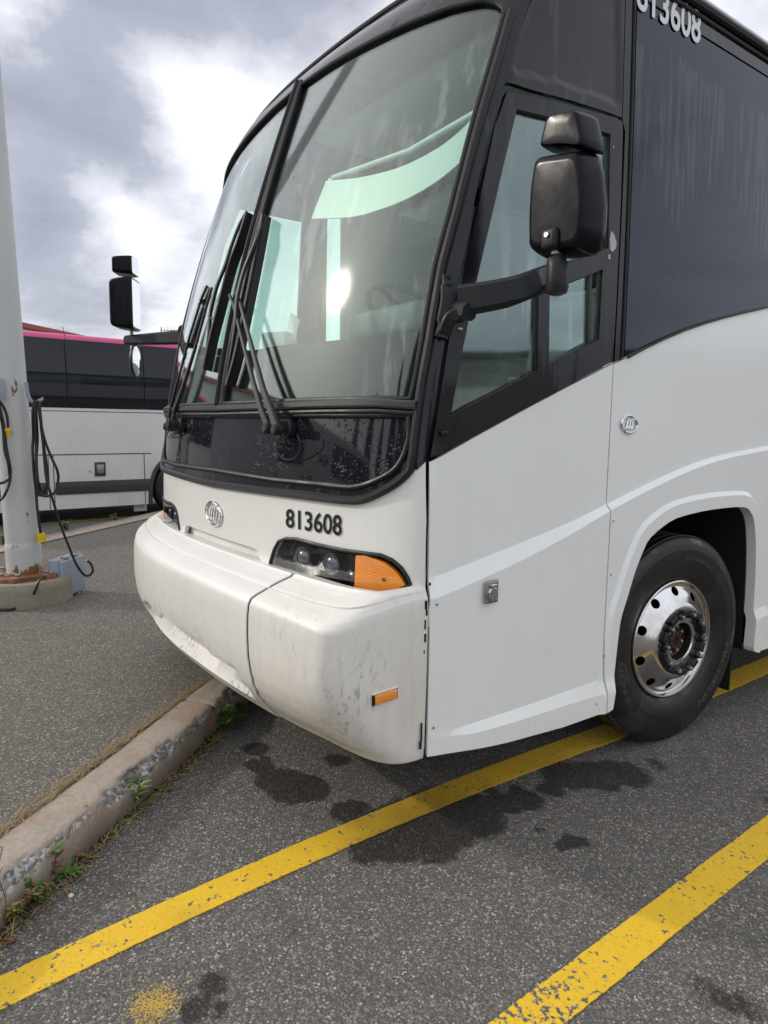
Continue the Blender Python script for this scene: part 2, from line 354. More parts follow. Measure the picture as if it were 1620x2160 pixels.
M['kerb'] = concrete('weathered_kerb_concrete', (.29, .245, .20), (.46, .395, .32), .7)
M['footing'] = concrete('footing_concrete', (.22, .20, .155), (.36, .32, .25), .35, False)
def pole_paint():
    m = Mt('chalky_pole_paint'); f = m.noise(2, 4, .6)
    c = m.mix(f, (.47, .48, .48), (.56, .57, .57))
    at = m.n('ShaderNodeAttribute'); at.attribute_name = 'rust'
    r_ = m.ramp(m.mth('ADD', at.outputs['Fac'], m.mth('MULTIPLY', m.mth('SUBTRACT', m.noise(34, 5, .7, m.map((1, 1, .55))), .5), 2.3)), ((.62, 0), (.70, 1)))
    c = m.mix(r_, c, m.mix(m.noise(90), (.07, .03, .015), (.34, .15, .05)))
    m.set('Base Color', c).set('Roughness', .55); m.bump(m.noise(25, 4), .08, .004); return m.m
M['pole'] = pole_paint()
def rust():
    m = Mt('rusty_plate'); f = m.noise(12, 6, .7)
    m.set('Base Color', m.ramp(f, ((.3, (.06, .022, .012)), (.5, (.24, .085, .035)), (.68, (.42, .19, .09)), (.8, (.30, .22, .16))))).set('Roughness', .85); m.bump(f, .5, .006); return m.m
M['rust'] = rust()
M['cable'] = simple('black_cable', (.014, .014, .015), .42)
M['yellow_plug'] = simple('yellow_plug', (.72, .50, .02), .45)
M['box'] = simple('grey_enclosure', (.30, .335, .395), .5, nz=.12, nsc=9)
M['box_clip'] = simple('grey_latch', (.22, .24, .27), .45)
M['leaf'] = simple('green_leaf', (.085, .19, .030), .5, nz=.45, nsc=40)
M['leaf_yellow'] = simple('yellow_green_leaf', (.24, .30, .05), .5, nz=.3, nsc=40)
M['leaf_red'] = simple('reddish_leaf', (.22, .035, .030), .5, nz=.4, nsc=40)
M['leaf_dead'] = simple('dead_brown_leaf', (.20, .105, .05), .8, nz=.4, nsc=40)
M['straw'] = simple('dry_straw', (.30, .215, .11), .8, nz=.4, nsc=60)
M['stalk'] = simple('brown_stalk', (.13, .065, .035), .8)
M['soil'] = simple('dark_soil', (.035, .028, .020), .95, nz=.5, nsc=90, bump=.8)
M['pebble'] = simple('white_pebble', (.62, .61, .60), .6)
M['coach_pink'] = simple('pink_roof_paint', (.62, .045, .21), .25, coat=.5)
M['coach_glass'] = gloss_black('far_coach_glass', (.016, .017, .024), 0, .05)
M['coach_white'] = white_paint('far_coach_white', .34, (.66, .66, .64), .5, .4)
M['coach_grey'] = simple('charcoal_trim', (.040, .041, .046), .45)
M['red_paint'] = simple('red_paint', (.42, .02, .025), .35)
M['roof_red'] = simple('red_roof_trim', (.34, .06, .05), .6, nz=.2)
M['siding'] = simple('corrugated_siding', (.50, .50, .51), .5, nz=.1)
M['wall_grey'] = simple('warehouse_wall', (.22, .215, .20), .8, nz=.12, nsc=3)
M['far_leaf'] = simple('tree_foliage', (.030, .050, .020), .9, nz=.6, nsc=6)
M['bark'] = simple('bark', (.09, .07, .05), .9, nz=.3)

# ------------------------------------------------------------------ mesh helpers
def link(name, bm, mat, parent=None, smooth=True, ang=38):
    me = bpy.data.meshes.new(name)
    bmesh.ops.recalc_face_normals(bm, faces=bm.faces) if getattr(bm, '_fix', False) else None
    bm.to_mesh(me); bm.free()
    if smooth:
        me.polygons.foreach_set('use_smooth', [True]*len(me.polygons))
        try: me.set_sharp_from_angle(angle=radians(ang))
        except Exception: pass
    o = bpy.data.objects.new(name, me); COL.objects.link(o)
    if isinstance(mat, str): mat = M[mat]
    me.materials.append(mat)
    if parent: o.parent = parent
    return o
def thing(name, label, cat, loc=(0, 0, 0), rz=0, group=None):
    o = bpy.data.objects.new(name, None); COL.objects.link(o); o.location = loc; o.rotation_euler = (0, 0, rz); o.empty_display_size = .1
    return tag(o, label, cat, group)
def tag(o, label, cat=None, group=None, kind=None):
    if label: o['label'] = label
    if cat: o['category'] = cat
    if group: o['group'] = group
    if kind: o['kind'] = kind
    return o
def bx(bm, x0, x1, y0, y1, z0, z1, bev=0., mtx=None):
    vs = [bm.verts.new((x, y, z)) for z in (z0, z1) for y in (y0, y1) for x in (x0, x1)]
    fs = [bm.faces.new([vs[i] for i in f]) for f in ((0, 2, 3, 1), (4, 5, 7, 6), (0, 1, 5, 4), (2, 6, 7, 3), (0, 4, 6, 2), (1, 3, 7, 5))]
    if bev:
        r = bmesh.ops.bevel(bm, geom=list({e for f in fs for e in f.edges}), offset=bev, segments=3, profile=.5, affect='EDGES')
        vs = list({v for f in r['faces'] for v in f.verts} | {v for v in vs if v.is_valid})
        # gather full island
    if mtx is not None:
        seen = set(v for v in vs if v.is_valid); st = list(seen)
        while st:
            v = st.pop()
            for e in v.link_edges:
                q = e.other_vert(v)
                if q not in seen: seen.add(q); st.append(q)
        for v in seen: v.co = mtx @ v.co
    return bm
def catmull(P, k=6, closed=False):
    out = []; n = len(P)
    rng = range(n) if closed else range(n-1)
    for i in rng:
        p0 = P[(i-1) % n] if closed or i > 0 else P[i]; p1 = P[i]; p2 = P[(i+1) % n]; p3 = P[(i+2) % n] if closed or i+2 < n else P[i+1]
        for j in range(k):
            t = j/k
            out.append(.5*((2*p1) + (p2-p0)*t + (2*p0-5*p1+4*p2-p3)*t*t + (3*p1-p0-3*p2+p3)*t**3))
    if not closed: out.append(P[-1])
    return out
def tube(bm, P, r, seg=10, caps=True, flat=1., up=None, closed=False):
    P = [Vector(p) for p in P]; n = len(P); rings = []
    prev = None
    for i, p in enumerate(P):
        a = P[(i-1) % n] if (i > 0 or closed) else p; b = P[(i+1) % n] if (i < n-1 or closed) else p
        t = (b-a).normalized()
        if prev is None:
            s = (Vector(up) if up else (Vector((0, 0, 1)) if abs(t.z) < .9 else Vector((1, 0, 0))))
        else: s = prev
        s = (s - t*s.dot(t)).normalized(); prev = s; q = t.cross(s)
        rr = r[i] if isinstance(r, (list, tuple)) else r
        rings.append([bm.verts.new(p + s*cos(2*pi*k/seg)*rr*flat + q*sin(2*pi*k/seg)*rr) for k in range(seg)])
    for i in range(n if closed else n-1):
        A, B = rings[i], rings[(i+1) % n]
        for k in range(seg): bm.faces.new((A[k], A[(k+1) % seg], B[(k+1) % seg], B[k]))
    if caps and not closed:
        bm.faces.new(list(reversed(rings[0]))); bm.faces.new(rings[-1])
    return bm
def strap(bm, P, wd, th, up):
    """rectangular bar swept along P; up(i) or Vector gives the thickness direction"""
    P = [Vector(p) for p in P]; n = len(P); R = []
    for i, p in enumerate(P):
        t = (P[min(i+1, n-1)] - P[max(i-1, 0)]).normalized()
        u_ = Vector(up(i) if callable(up) else up); u_ = (u_ - t*u_.dot(t)).normalized(); s = t.cross(u_)
        w_ = wd[i] if isinstance(wd, (list, tuple)) else wd; h_ = th[i] if isinstance(th, (list, tuple)) else th
        b = min(w_, h_)*.22
        pr = ((-w_/2+b, -h_/2), (w_/2-b, -h_/2), (w_/2, -h_/2+b), (w_/2, h_/2-b), (w_/2-b, h_/2), (-w_/2+b, h_/2), (-w_/2, h_/2-b), (-w_/2, -h_/2+b))
        R.append([bm.verts.new(p + s*a + u_*c) for a, c in pr])
    for i in range(n-1):
        for k in range(8): bm.faces.new((R[i][k], R[i][(k+1) % 8], R[i+1][(k+1) % 8], R[i+1][k]))
    bm.faces.new(list(reversed(R[0]))); bm.faces.new(R[-1])
    return bm
def lathe(bm, prof, seg=64, mtx=None, closed=False):
    """prof: (r, a) with a along local axis; axis = +X of mtx"""
    R = []
    for r, a in prof:
        if r < 1e-6:
            v = bm.verts.new((a, 0, 0)); R.append([v]); continue
        R.append([bm.verts.new((a, r*cos(2*pi*k/seg), r*sin(2*pi*k/seg))) for k in range(seg)])
    for A, B in zip(R, R[1:] + ([R[0]] if closed else [])):
        for k in range(seg):
            k2 = (k+1) % seg
            if len(A) == 1 and len(B) == 1: continue
            if len(A) == 1: bm.faces.new((A[0], B[k2], B[k]))
            elif len(B) == 1: bm.faces.new((A[k], A[k2], B[0]))
            else: bm.faces.new((A[k], A[k2], B[k2], B[k]))
    if mtx is not None:
        for ring in R:
            for v in ring: v.co = mtx @ v.co
    return bm
def disc(bm, c, nrm, r, h, seg=20):
    c = Vector(c); nrm = Vector(nrm).normalized(); s = nrm.orthogonal().normalized(); q = nrm.cross(s)
    b = min(r, h)*.25; prev = None
    for rr, hh in ((r, 0), (r, h-b), (r-b, h), (0, h)):
        ring = [bm.verts.new(c + nrm*hh)] if rr == 0 else [bm.verts.new(c + nrm*hh + s*cos(2*pi*k/seg)*rr + q*sin(2*pi*k/seg)*rr) for k in range(seg)]
        if prev:
            for k in range(seg):
                k2 = (k+1) % seg
                bm.faces.new((prev[k], prev[k2], ring[0]) if len(ring) == 1 else (prev[k], prev[k2], ring[k2], ring[k]))
        prev = ring
    return bm
def inpoly(x, y, P):
    c = False; j = len(P)-1
    for i in range(len(P)):
        if (P[i][1] > y) != (P[j][1] > y) and x < (P[j][0]-P[i][0])*(y-P[i][1])/(P[j][1]-P[i][1])+P[i][0]: c = not c
        j = i
    return c
def dseg(px, py, a, b):
    dx, dy = b[0]-a[0], b[1]-a[1]; L2 = dx*dx+dy*dy or 1e-12
    t = clamp(((px-a[0])*dx+(py-a[1])*dy)/L2); return hypot(px-a[0]-t*dx, py-a[1]-t*dy)
def refine(P, step):
    out = []
    for i in range(len(P)):
        a, b = P[i], P[(i+1) % len(P)]; n = max(1, int(math.ceil(hypot(b[0]-a[0], b[1]-a[1])/step)))
        for k in range(n): out.append((a[0]+(b[0]-a[0])*k/n, a[1]+(b[1]-a[1])*k/n))
    return out
def tri2d(outer, holes, step, lines=()):
    """triangulate polygon with holes and a regular interior grid"""
    outer = refine(outer, step); holes = [refine(h, step) for h in holes]
    vs = []; es = []
    for P in [outer]+holes:
        k = len(vs); vs += P; es += [(k+i, k+(i+1) % len(P)) for i in range(len(P))]
    for ln in lines:
        dn_ = []
        for a, b in zip(ln, ln[1:]):
            n_ = max(1, int(math.ceil(hypot(b[0]-a[0], b[1]-a[1])/step))); dn_ += [(a[0]+(b[0]-a[0])*i/n_, a[1]+(b[1]-a[1])*i/n_) for i in range(n_)]
        dn_.append(ln[-1]); run = []
        for p in dn_+[None]:
            if p is not None and inpoly(p[0], p[1], outer) and not any(inpoly(p[0], p[1], h) for h in holes): run.append(p)
            else:
                if len(run) > 1: k = len(vs); vs += run; es += [(k+i, k+i+1) for i in range(len(run)-1)]
                run = []
    x0 = min(p[0] for p in outer); x1 = max(p[0] for p in outer); y0 = min(p[1] for p in outer); y1 = max(p[1] for p in outer)
    bnd = [(vs[a], vs[b]) for a, b in es]
    # bucket boundary segments
    bk = {}
    for a, b in bnd:
        cx, cy = int((a[0]+b[0])/2/step), int((a[1]+b[1])/2/step)
        bk.setdefault((cx, cy), []).append((a, b))
    nx = int((x1-x0)/step)+1; ny = int((y1-y0)/step)+1
    for i in range(nx+1):
        for j in range(ny+1):
            x = x0+(i+.37)*step; y = y0+(j+.41)*step
            if not inpoly(x, y, outer) or any(inpoly(x, y, h) for h in holes): continue
            cx, cy = int(x/step), int(y/step); ok = True
            for a_ in (-1, 0, 1):
                for b_ in (-1, 0, 1):
                    for s in bk.get((cx+a_, cy+b_), ()):
                        if dseg(x, y, *s) < step*.4: ok = False; break
                    if not ok: break
                if not ok: break
            if ok: vs.append((x, y))
    V, E, F, *_ = delaunay_2d_cdt([Vector(p) for p in vs], es, [], 0, 1e-6)
    keep = []
    for f in F:
        cx = sum(V[i].x for i in f)/len(f); cy = sum(V[i].y for i in f)/len(f)
        if inpoly(cx, cy, outer) and not any(inpoly(cx, cy, h) for h in holes): keep.append(f)
    return V, keep
def nrm(surf, a, b, e=.004):
    pa = surf(a+e, b)-surf(a-e, b); pb = surf(a, b+e)-surf(a, b-e); n = pa.cross(pb)
    return n.normalized() if n.length > 1e-12 else Vector((0, -1, 0))
def patch(name, mat, surf, outer, holes=(), step=.05, off=0., thick=.012, parent=None, disp=None, edge=0., ang=38, flip=1, lines=()):
    """solid curved plate: polygon in surface parameters, front face at off(+disp) along the normal, real thickness behind"""
    V, F = tri2d(outer, list(holes), step, lines)
    bm = bmesh.new(); top = []; bot = []
    for v in V:
        p = surf(v.x, v.y); n = nrm(surf, v.x, v.y)*flip
        o_ = off + (disp(v.x, v.y) if disp else 0.)
        top.append(bm.verts.new(p+n*o_)); bot.append(bm.verts.new(p+n*(o_-thick)))
    cnt = {}
    for f in F:
        for i in range(len(f)):
            k = (f[i], f[(i+1) % len(f)]); cnt[k] = 1
    a, b, c = F[0][:3]
    up = (top[b].co-top[a].co).cross(top[c].co-top[a].co).dot(nrm(surf, V[a].x, V[a].y)*flip) > 0
    for f in F:
        f = list(f) if up else list(reversed(f))
        bm.faces.new([top[i] for i in f]); bm.faces.new([bot[i] for i in reversed(f)])
    for (i, j) in cnt:
        if (j, i) in cnt: continue
        q = (top[i], bot[i], bot[j], top[j]); bm.faces.new(q if up else tuple(reversed(q)))
    loose = [v for v in bm.verts if not v.link_faces]; bmesh.ops.delete(bm, geom=loose, context='VERTS')
    return link(name, bm, mat, parent, ang=ang)
def smoothstep(a, b, x):
    t = clamp((x-a)/(b-a)); return t*t*(3-2*t)
_text_cache = {}
def text_mesh(s, bold=.02):
    """outline letters with the built-in font -> (verts, faces), scaled to the unit box"""
    if (s, bold) in _text_cache: return _text_cache[(s, bold)]
    c = bpy.data.curves.new('lettering', 'FONT'); c.body = s; c.size = 1; c.offset = bold; c.resolution_u = 4; c.fill_mode = 'FRONT'
    o = bpy.data.objects.new('lettering', c); COL.objects.link(o)
    dg = bpy.context.evaluated_depsgraph_get(); dg.update()
    me = o.evaluated_get(dg).to_mesh(); V = [v.co.copy() for v in me.vertices]; F = [tuple(p.vertices) for p in me.polygons]
    o.evaluated_get(dg).to_mesh_clear(); bpy.data.objects.remove(o); bpy.data.curves.remove(c)
    x0 = min(v.x for v in V); x1 = max(v.x for v in V); y0 = min(v.y for v in V); y1 = max(v.y for v in V)
    V = [((v.x-x0)/(x1-x0), (v.y-y0)/(y1-y0)) for v in V]
    _text_cache[(s, bold)] = (V, F); return V, F
def lettering(name, s, mat, mapf, parent, bold=.02, label=None, sub=0):
    V, F = text_mesh(s, bold)
    bm = bmesh.new(); vs = [bm.verts.new((x, y, 0)) for x, y in V]
    for f in F:
        try: bm.faces.new([vs[i] for i in f])
        except Exception: pass
    if sub: bmesh.ops.subdivide_edges(bm, edges=bm.edges, cuts=sub, use_grid_fill=True)
    for v in bm.verts: v.co = mapf(v.co.x, v.co.y)
    o = link(name, bm, mat, parent, smooth=False)
    if label: o['label'] = label
    return o

# ------------------------------------------------------------------ coach body surface
def fz(z):
    t = max(z-1.1, 0.); return .15*t*t-.01958*t**3
def ef(z):
    t = clamp((z-3.17)/.39); return .80*(1-sqrt(max(0, 1-t*t)))
def es(z):
    t = clamp((z-3.40)/.16); return .28*(1-sqrt(max(0, 1-t*t)))
def WZ(z): return 1.295 - .012*max(z-1.7, 0)**2 - es(z)
DF = .27
def yc(z): return -1.889 + fz(z) + ef(z)
def ysd(z): return -1.889 + fz(z) + DF + ef(z)*.55
def S(u, z):            # front sleeve: u in -1..1 round the nose, beyond that straight back along the sides
    W = WZ(z); s = 1 if u >= 0 else -1; a = abs(u)
    if a <= 1: return Vector((W*sin(u*pi/2), ysd(z)-(ysd(z)-yc(z))*cos(u*pi/2), z))
    return Vector((s*W, ysd(z)+(a-1), z))
def side(y, z, s=1):
    W = WZ(z); ys = ysd(z); D = ys-yc(z)
    if y < ys: W = W*sqrt(max(0., 1-((ys-y)/D)**2))
    return Vector((s*W, y, z))
def Fimp(p):
    W = WZ(p.z); ys = ysd(p.z); D = ys-yc(p.z)
    return (p.x/W)**2 + (max(ys-p.y, 0)/D)**2 - 1
def fz_px(u, v):        # photo point -> (u, z) on the front sleeve
    d = ray(u, v); t = .6; last = t
    while t < 9:
        p = CAM+d*t
        if .1 < p.z < 3.56 and Fimp(p) < 0: break
        last = t; t += .02
    a, b = last, t
    for _ in range(30):
        m_ = (a+b)/2; p = CAM+d*m_
        if Fimp(p) < 0: b = m_
        else: a = m_
    p = CAM+d*b; ys = ysd(p.z); D = ys-yc(p.z)
    if p.y < ys: return (atan2(p.x/WZ(p.z), (ys-p.y)/D)/(pi/2), p.z)
    return ((1+p.y-ys)*(1 if p.x > 0 else -1), p.z)
def sd_px(u, v, x=None):        # photo point -> (y, z) on the driver's side
    z = 1.5; d = ray(u, v)
    for _ in range(12):
        xx = WZ(clamp(z, 0, 3.5)) if x is None else x
        t = (xx-CAM.x)/d.x; z = (CAM+d*t).z
    p = CAM+d*t; return (p.y, p.z)
def on_y(u, v, y): d = ray(u, v); return CAM + d*((y-CAM.y)/d.y)
def on_x(u, v, x): d = ray(u, v); return CAM + d*((x-CAM.x)/d.x)
def on_z(u, v, z=0.): d = ray(u, v); return CAM + d*((z-CAM.z)/d.z)
FP = lambda L_: [fz_px(*p) for p in L_]
SP = lambda L_: [sd_px(*p) for p in L_]
def mirror_u(P): return [(-u, z) for u, z in reversed(P)]

bus = thing('coach_bus', 'white and black fleet coach 813608 with large windshield, parked nose over the kerb', 'bus')

# -- outlines of the driver's half of the nose, read from the photograph
C_band_out = [(u_, z_) for u_, z_ in FP([(476,1024),(585,1038),(658,1047),(731,1055),(767,1053),(803,1038),(840,1016),(865,992)])]
C_band_out = [(p.x, p.y) for p in catmull([Vector((a, b, 0)) for a, b in C_band_out], 4)]
zc_band = C_band_out[0][1]
band_out = [(0, zc_band-.002)] + [p for p in C_band_out if p[0] > .02]
corner = fz_px(866, 990)
seam_u = lambda z: (1+(-1.648-ysd(z))) if -1.648 > ysd(z) else (2/pi)*math.acos(clamp((ysd(z)+1.648)/(ysd(z)-yc(z))))
belt0 = fz_px(905, 974)
# white front panel: from under the bumper lip up to the glass band
bz = belt0[1]
half = [(0, zc_band)] + band_out[1:] + [(fz_px(880, 990)[0], fz_px(880, 990)[1]), (seam_u(bz)-.004, bz), (seam_u(1.25)-.004, 1.25), (seam_u(1.02)-.004, 1.02), (seam_u(.97)-.004, .97)]
outer = half + [(0, .93)] + [(-u, z) for u, z in reversed(half[1:])]
HL = [(571,1186),(580,1158),(589,1142),(604,1136),(627,1137),(671,1149),(727,1161),(771,1167),(804,1171),(827,1181),(847,1198),(860,1218),(866,1232),(850,1245),(827,1254),(782,1259),(738,1254),(671,1237),(616,1223),(580,1210)]
hl = FP(HL)
cx_ = sum(p[0] for p in hl)/len(hl); cz_ = sum(p[1] for p in hl)/len(hl)
rec_r = FP([(537,1157),(543,1164),(548,1180),(566,1192)])
rec = [(0, rec_r[0][1]+.004), (rec_r[0][0]-.01, rec_r[0][1]+.002), rec_r[0], rec_r[1], rec_r[2], (rec_r[2][0]+.01, .955), (0, .955)]
rec = rec[:-1] + [(-u, z) for u, z in reversed(rec[1:-1])]
hl_m = mirror_u(hl)
patch('front_panel', 'white_front', S, outer, [hl, hl_m, rec], .04, 0, .02, bus)
def recess(u, z): return -.035
patch('plate_recess', 'white_front', S, [(u*1.04, z+.01) for u, z in rec], (), .05, -.034, .01, bus)
# dark surround that carries all the glass and wraps into the pillars
inner_glass = [(869,873),(864,874),(864,922),(854,958),(833,991),(789,1016),(752,1027),(723,1027),(658,1020),(585,1013),(476,995)]
lg = FP(inner_glass)
zt_lg = fz_px(700, 876)[1]
lgs = [(p.x, p.y) for p in catmull([Vector((a, b, 0)) for a, b in lg[2:-1]], 4)]
lower_half = [(0, zt_lg), (lg[0][0]-.01, zt_lg), lg[1]] + lgs
lowgl = lower_half + [(0, lg[-1][1])] + [(-u, z) for u, z in reversed(lower_half[1:])]
main_px = [(479,852),(581,847),(694,843),(803,841),(866,842),(874,812),(880,780),(891,721),(904,641),(918,561),(933,505),(949,448),(975,346),(1002,244),(1020,183),(1038,122),(1053,70),(1064,30),(1062,17),(1047,6),(1022,3),(990,8),(949,18),(908,33),(867,49),(786,88),(704,134),(639,179),(600,292),(556,437),(518,640)]
mg = FP(main_px)
mw0, mw1 = .020, .013     # half width of the centre bar, in u
mg[0] = (mw0, mg[1][1]-.001); 
for i in (27, 28, 29, 30):
    z_ = mg[i][1]; mg[i] = (mw1+(mw0-mw1)*(3.18-z_)/1.55, z_)
mg = mg[:31]
mg_m = mirror_u(mg)
# pillar edge against the driver's window frame and the seam
pil = FP([(880,991)]) + [(seam_u(bz)-.004, bz)]
gapline = SP([(925,850),(945,720),(985,530),(1040,270),(1066,187)])
def s2u(p): 
    y, z = p; ys = ysd(z)
    return (1+y-ys, z) if y > ys else ((2/pi)*math.acos(clamp((ys-y)/(ys-yc(z)))), z)
gl_u = [s2u(p) for p in gapline]
gl_u = [(u-.006, z) for u, z in gl_u]
ztop = 3.30
sur_half = band_out[:] + pil + gl_u + [(gl_u[-1][0]+.02, 3.03), (gl_u[-1][0]+.05, ztop)]
sur = sur_half + [(-u, z) for u, z in reversed(sur_half[1:])]
def topz(u): return ztop
patch('windshield_surround', 'black_paint', S, sur, [lowgl, mg, mg_m], .05, .002, .03, bus)
patch('lower_windshield', 'band_glass', S, [(u*1.012, z) for u, z in lowgl], (), .05, -.006, .008, bus)
for nm, poly in (('windshield', mg), ('windshield', mg_m)):
    cx0 = sum(p[0] for p in poly)/len(poly); cz0 = sum(p[1] for p in poly)/len(poly)
    o = patch(nm, 'windshield', S, [(cx0+(u-cx0)*1.012, cz0+(z-cz0)*1.006) for u, z in poly], (), .05, -.007, .004, bus)
    o['label'] = 'tall tinted pane on the driver side' if cx0 > 0 else 'tall tinted pane on the door side'
# seals: round rubber beads following each pane
def bead(name, P, r, mat, off=.004, closed=True, flat=1., parent=None, k=3, smooth=True):
    pts = refine(P, .06) if closed else P
    V3 = [S(u, z)+nrm(S, u, z)*off for u, z in pts]
    bm = bmesh.new(); tube(bm, V3, r, 8, True, flat, None, closed); return link(name, bm, mat, parent or bus)
bead('lower_glass_seal', lowgl, .011, 'rubber')
bead('windshield_seal', mg, .010, 'rubber'); bead('windshield_seal', mg_m, .010, 'rubber')
def chain(P): # open curve dense
    out = []
    for a, b in zip(P, P[1:]):
        n = max(1, int(hypot(b[0]-a[0], b[1]-a[1])/.04))
        out += [(a[0]+(b[0]-a[0])*i/n, a[1]+(b[1]-a[1])*i/n) for i in range(n)]
    return out+[P[-1]]
sh = [p for p in band_out]
edge_line = chain(sh + [(corner[0]+.006, corner[1]+.05)] + [(mg[k_][0]+.035, mg[k_][1]) for k_ in (5, 7, 9, 11, 13, 15, 17)])
full = [(-u, z) for u, z in reversed(edge_line[1:])] + edge_line
bead('surround_seal', full, .017, 'rubber', .006, False)
# split chrome-grey rail between the panes and the lower glass
zr = [fz_px(*p) for p in ((479,862),(581,858),(694,854),(803,852),(868,856))]
rail_pts = chain([(0, zr[0][1])]+[(u, z) for u, z in zr[1:]]+[(zr[-1][0]+.03, zr[-1][1])])
rail_pts = [(-u, z) for u, z in reversed(rail_pts[1:])]+rail_pts
bm = bmesh.new(); NP = [S(u, z)+nrm(S, u, z)*.014 for u, z in rail_pts]
strap(bm, NP, .030, .030, lambda i: nrm(S, *rail_pts[i])); link('glass_rail', bm, 'rail', bus)
bead('rail_bead', [(u, z-.027) for u, z in rail_pts], .010, 'rubber', .012, False)
# centre bar
bm = bmesh.new(); cb = [(0, zr[0][1]+.01 + (3.185-zr[0][1]-.01)*i/24) for i in range(25)]
strap(bm, [S(u, z)+nrm(S, u, z)*.008 for u, z in cb], [.072-.020*i/24 for i in range(25)], .020, lambda i: nrm(S, *cb[i])); link('centre_bar', bm, 'rail', bus)
bm = bmesh.new(); tube(bm, [S(u, z)+nrm(S, u, z)*.018 for u, z in cb], [.017-.004*i/24 for i in range(25)], 10, True, .6); link('centre_bar_cap', bm, 'rubber', bus)
# front visor edge above the glass and the roof shell
def crown_z(u): return 3.305 - .05*abs(u)**2.5
def roof_front(u, t):
    z = 3.30 + t*(3.559-3.30); return S(u, z)
bmr = bmesh.new()
us = [-1.25+2.5*i/80 for i in range(81)]; zs = [3.285+(3.5595-3.285)*sin(pi/2*j/16) for j in range(17)]
backy = 9.6
allu = [(-1, backy)] + [None]*0
grid = []
for z in zs:
    row = [bmr.verts.new((-WZ(z), backy, z))] + [bmr.verts.new(S(u, z)+nrm(S, u, min(z, 3.55))*.003) for u in us] + [bmr.verts.new((WZ(z), backy, z))]
    grid.append(row)
for A, B in zip(grid, grid[1:]):
    for k in range(len(A)-1): bmr.faces.new((A[k], A[k+1], B[k+1], B[k]))
cap = grid[-1]
zc_ = bmr.verts.new((0, 4, 3.60))
for k in range(len(cap)-1): bmr.faces.new((cap[k], cap[k+1], zc_))
bmr.faces.new((cap[-1], cap[0], zc_))
link('roof', bmr, 'black_paint', bus)
zg = lambda u: 3.335
gut = [(u, 3.335) for u in [-1.0+2.0*i/60 for i in range(61)]]
bead('roof_edge_bead', gut, .011, 'rubber', .010, False)
# roof rail along the driver's side, with its ribbed lower lip
for (z_, r_, o_) in ((3.392, .020, .012), (3.352, .009, .006)):
    for sg in (1, -1):
        bm = bmesh.new(); tube(bm, [Vector((sg*(WZ(z_)+o_), y, z_)) for y in [-.95+.35*i for i in range(30)]], r_, 8, True); link('drip_rail', bm, 'rubber', bus)

# ------------------------------------------------------------------ driver's side panels
crease_t = SP([(903,1222),(980,1192),(1090,1148),(1200,1102),(1290,1058),(1400,1004),(1500,965),(1620,940)])
crease_b = SP([(905,1262),(980,1230),(1090,1180),(1200,1122),(1290,1069),(1400,1013),(1500,973),(1620,947)])
sk_t = SP([(897,1548),(980,1523),(1090,1487),(1180,1456),(1250,1431)])
sk_b = SP([(897,1552),(980,1540),(1090,1508),(1180,1479),(1253,1458)])
def interp(P, y):
    if y <= P[0][0]: return P[0][1]+(y-P[0][0])*(P[1][1]-P[0][1])/(P[1][0]-P[0][0])*.3
    for a, b in zip(P, P[1:]):
        if y <= b[0]: return a[1]+(b[1]-a[1])*(y-a[0])/(b[0]-a[0])
    return P[-1][1]
arch_px = [(1270,1484),(1279,1426),(1284,1380),(1291,1320),(1297,1290),(1306,1262),(1316,1228),(1327,1194),(1348,1143),(1364,1124),(1382,1109),(1411,1091),(1464,1077),(1511,1070),(1554,1068),(1567,1077),(1575,1096),(1578,1125),(1579,1162),(1578,1215),(1575,1267),(1571,1320),(1567,1360),(1570,1371)]
arch = SP(arch_px)
def side_disp(y, z):
    d = 0.
    zt, zb = interp(crease_t, y), interp(crease_b, y)
    d += .022*smoothstep(zt, zb, z) if zt > zb else 0
    d = .025*(1-clamp((z-zb)/max(.002, zt-zb)))
    if y < -.60:
        a, b = interp(sk_t, y), interp(sk_b, y)
        if b < a-.002: d += .020*smoothstep(-1.66, -1.35, y)*(1-clamp((z-b)/(a-b)))
    elif y > .6: d += .020*(1-clamp((z-.55)/.05))
    dm = min(dseg(y, z, p, q) for p, q in zip(arch, arch[1:]))
    if -.75 < y < .9: d += .014*(1-clamp((dm-.060)/.022))
    return d
belt_px = [(908,975),(1000,923),(1100,868),(1200,815),(1291,769),(1322,756),(1360,735),(1400,716),(1440,699),(1480,685),(1520,673),(1560,663),(1620,649)]
belt = SP(belt_px)
belt_f = belt[:5]
def dens(P, k=6): return [(p.x, p.y) for p in catmull([Vector((a, b, 0)) for a, b in P], k)]
crease_t = dens(crease_t); crease_b = dens(crease_b)
crl = [[(-1.66, interp(crease_t, -1.66))]+crease_t+[(1.95, interp(crease_t, 1.95))], [(-1.66, interp(crease_b, -1.66))]+crease_b, sk_t, sk_b, [(.66, .60), (1.98, .60)], [(.66, .55), (1.98, .55)]]
def offs(P, d):
    out = []
    for i in range(len(P)):
        a, b = P[max(0, i-1)], P[min(len(P)-1, i+1)]; l_ = hypot(b[0]-a[0], b[1]-a[1]) or 1; out.append((P[i][0]-(b[1]-a[1])/l_*d, P[i][1]+(b[0]-a[0])/l_*d))
    return out
arch = dens(arch, 2)
arch_lines = [offs(arch, .060), offs(arch, .082)]
by = lambda y: interp(belt, y)
sy = -1.640
vs_ = -.668      # panel seam ahead of the wheel
z_sb = sd_px(893, 1592)[1]; z_sk = sd_px(1250, 1500)[1]
fp = [(sy, z_sb), (sy, belt[0][1])] + [p for p in belt_f[1:4]] + [(vs_-.004, by(vs_))]
fp += [(vs_-.004, 1.2), (vs_-.004, z_sk+.004)]
fp += [p for p in SP([(1170,1526),(1050,1558)])]
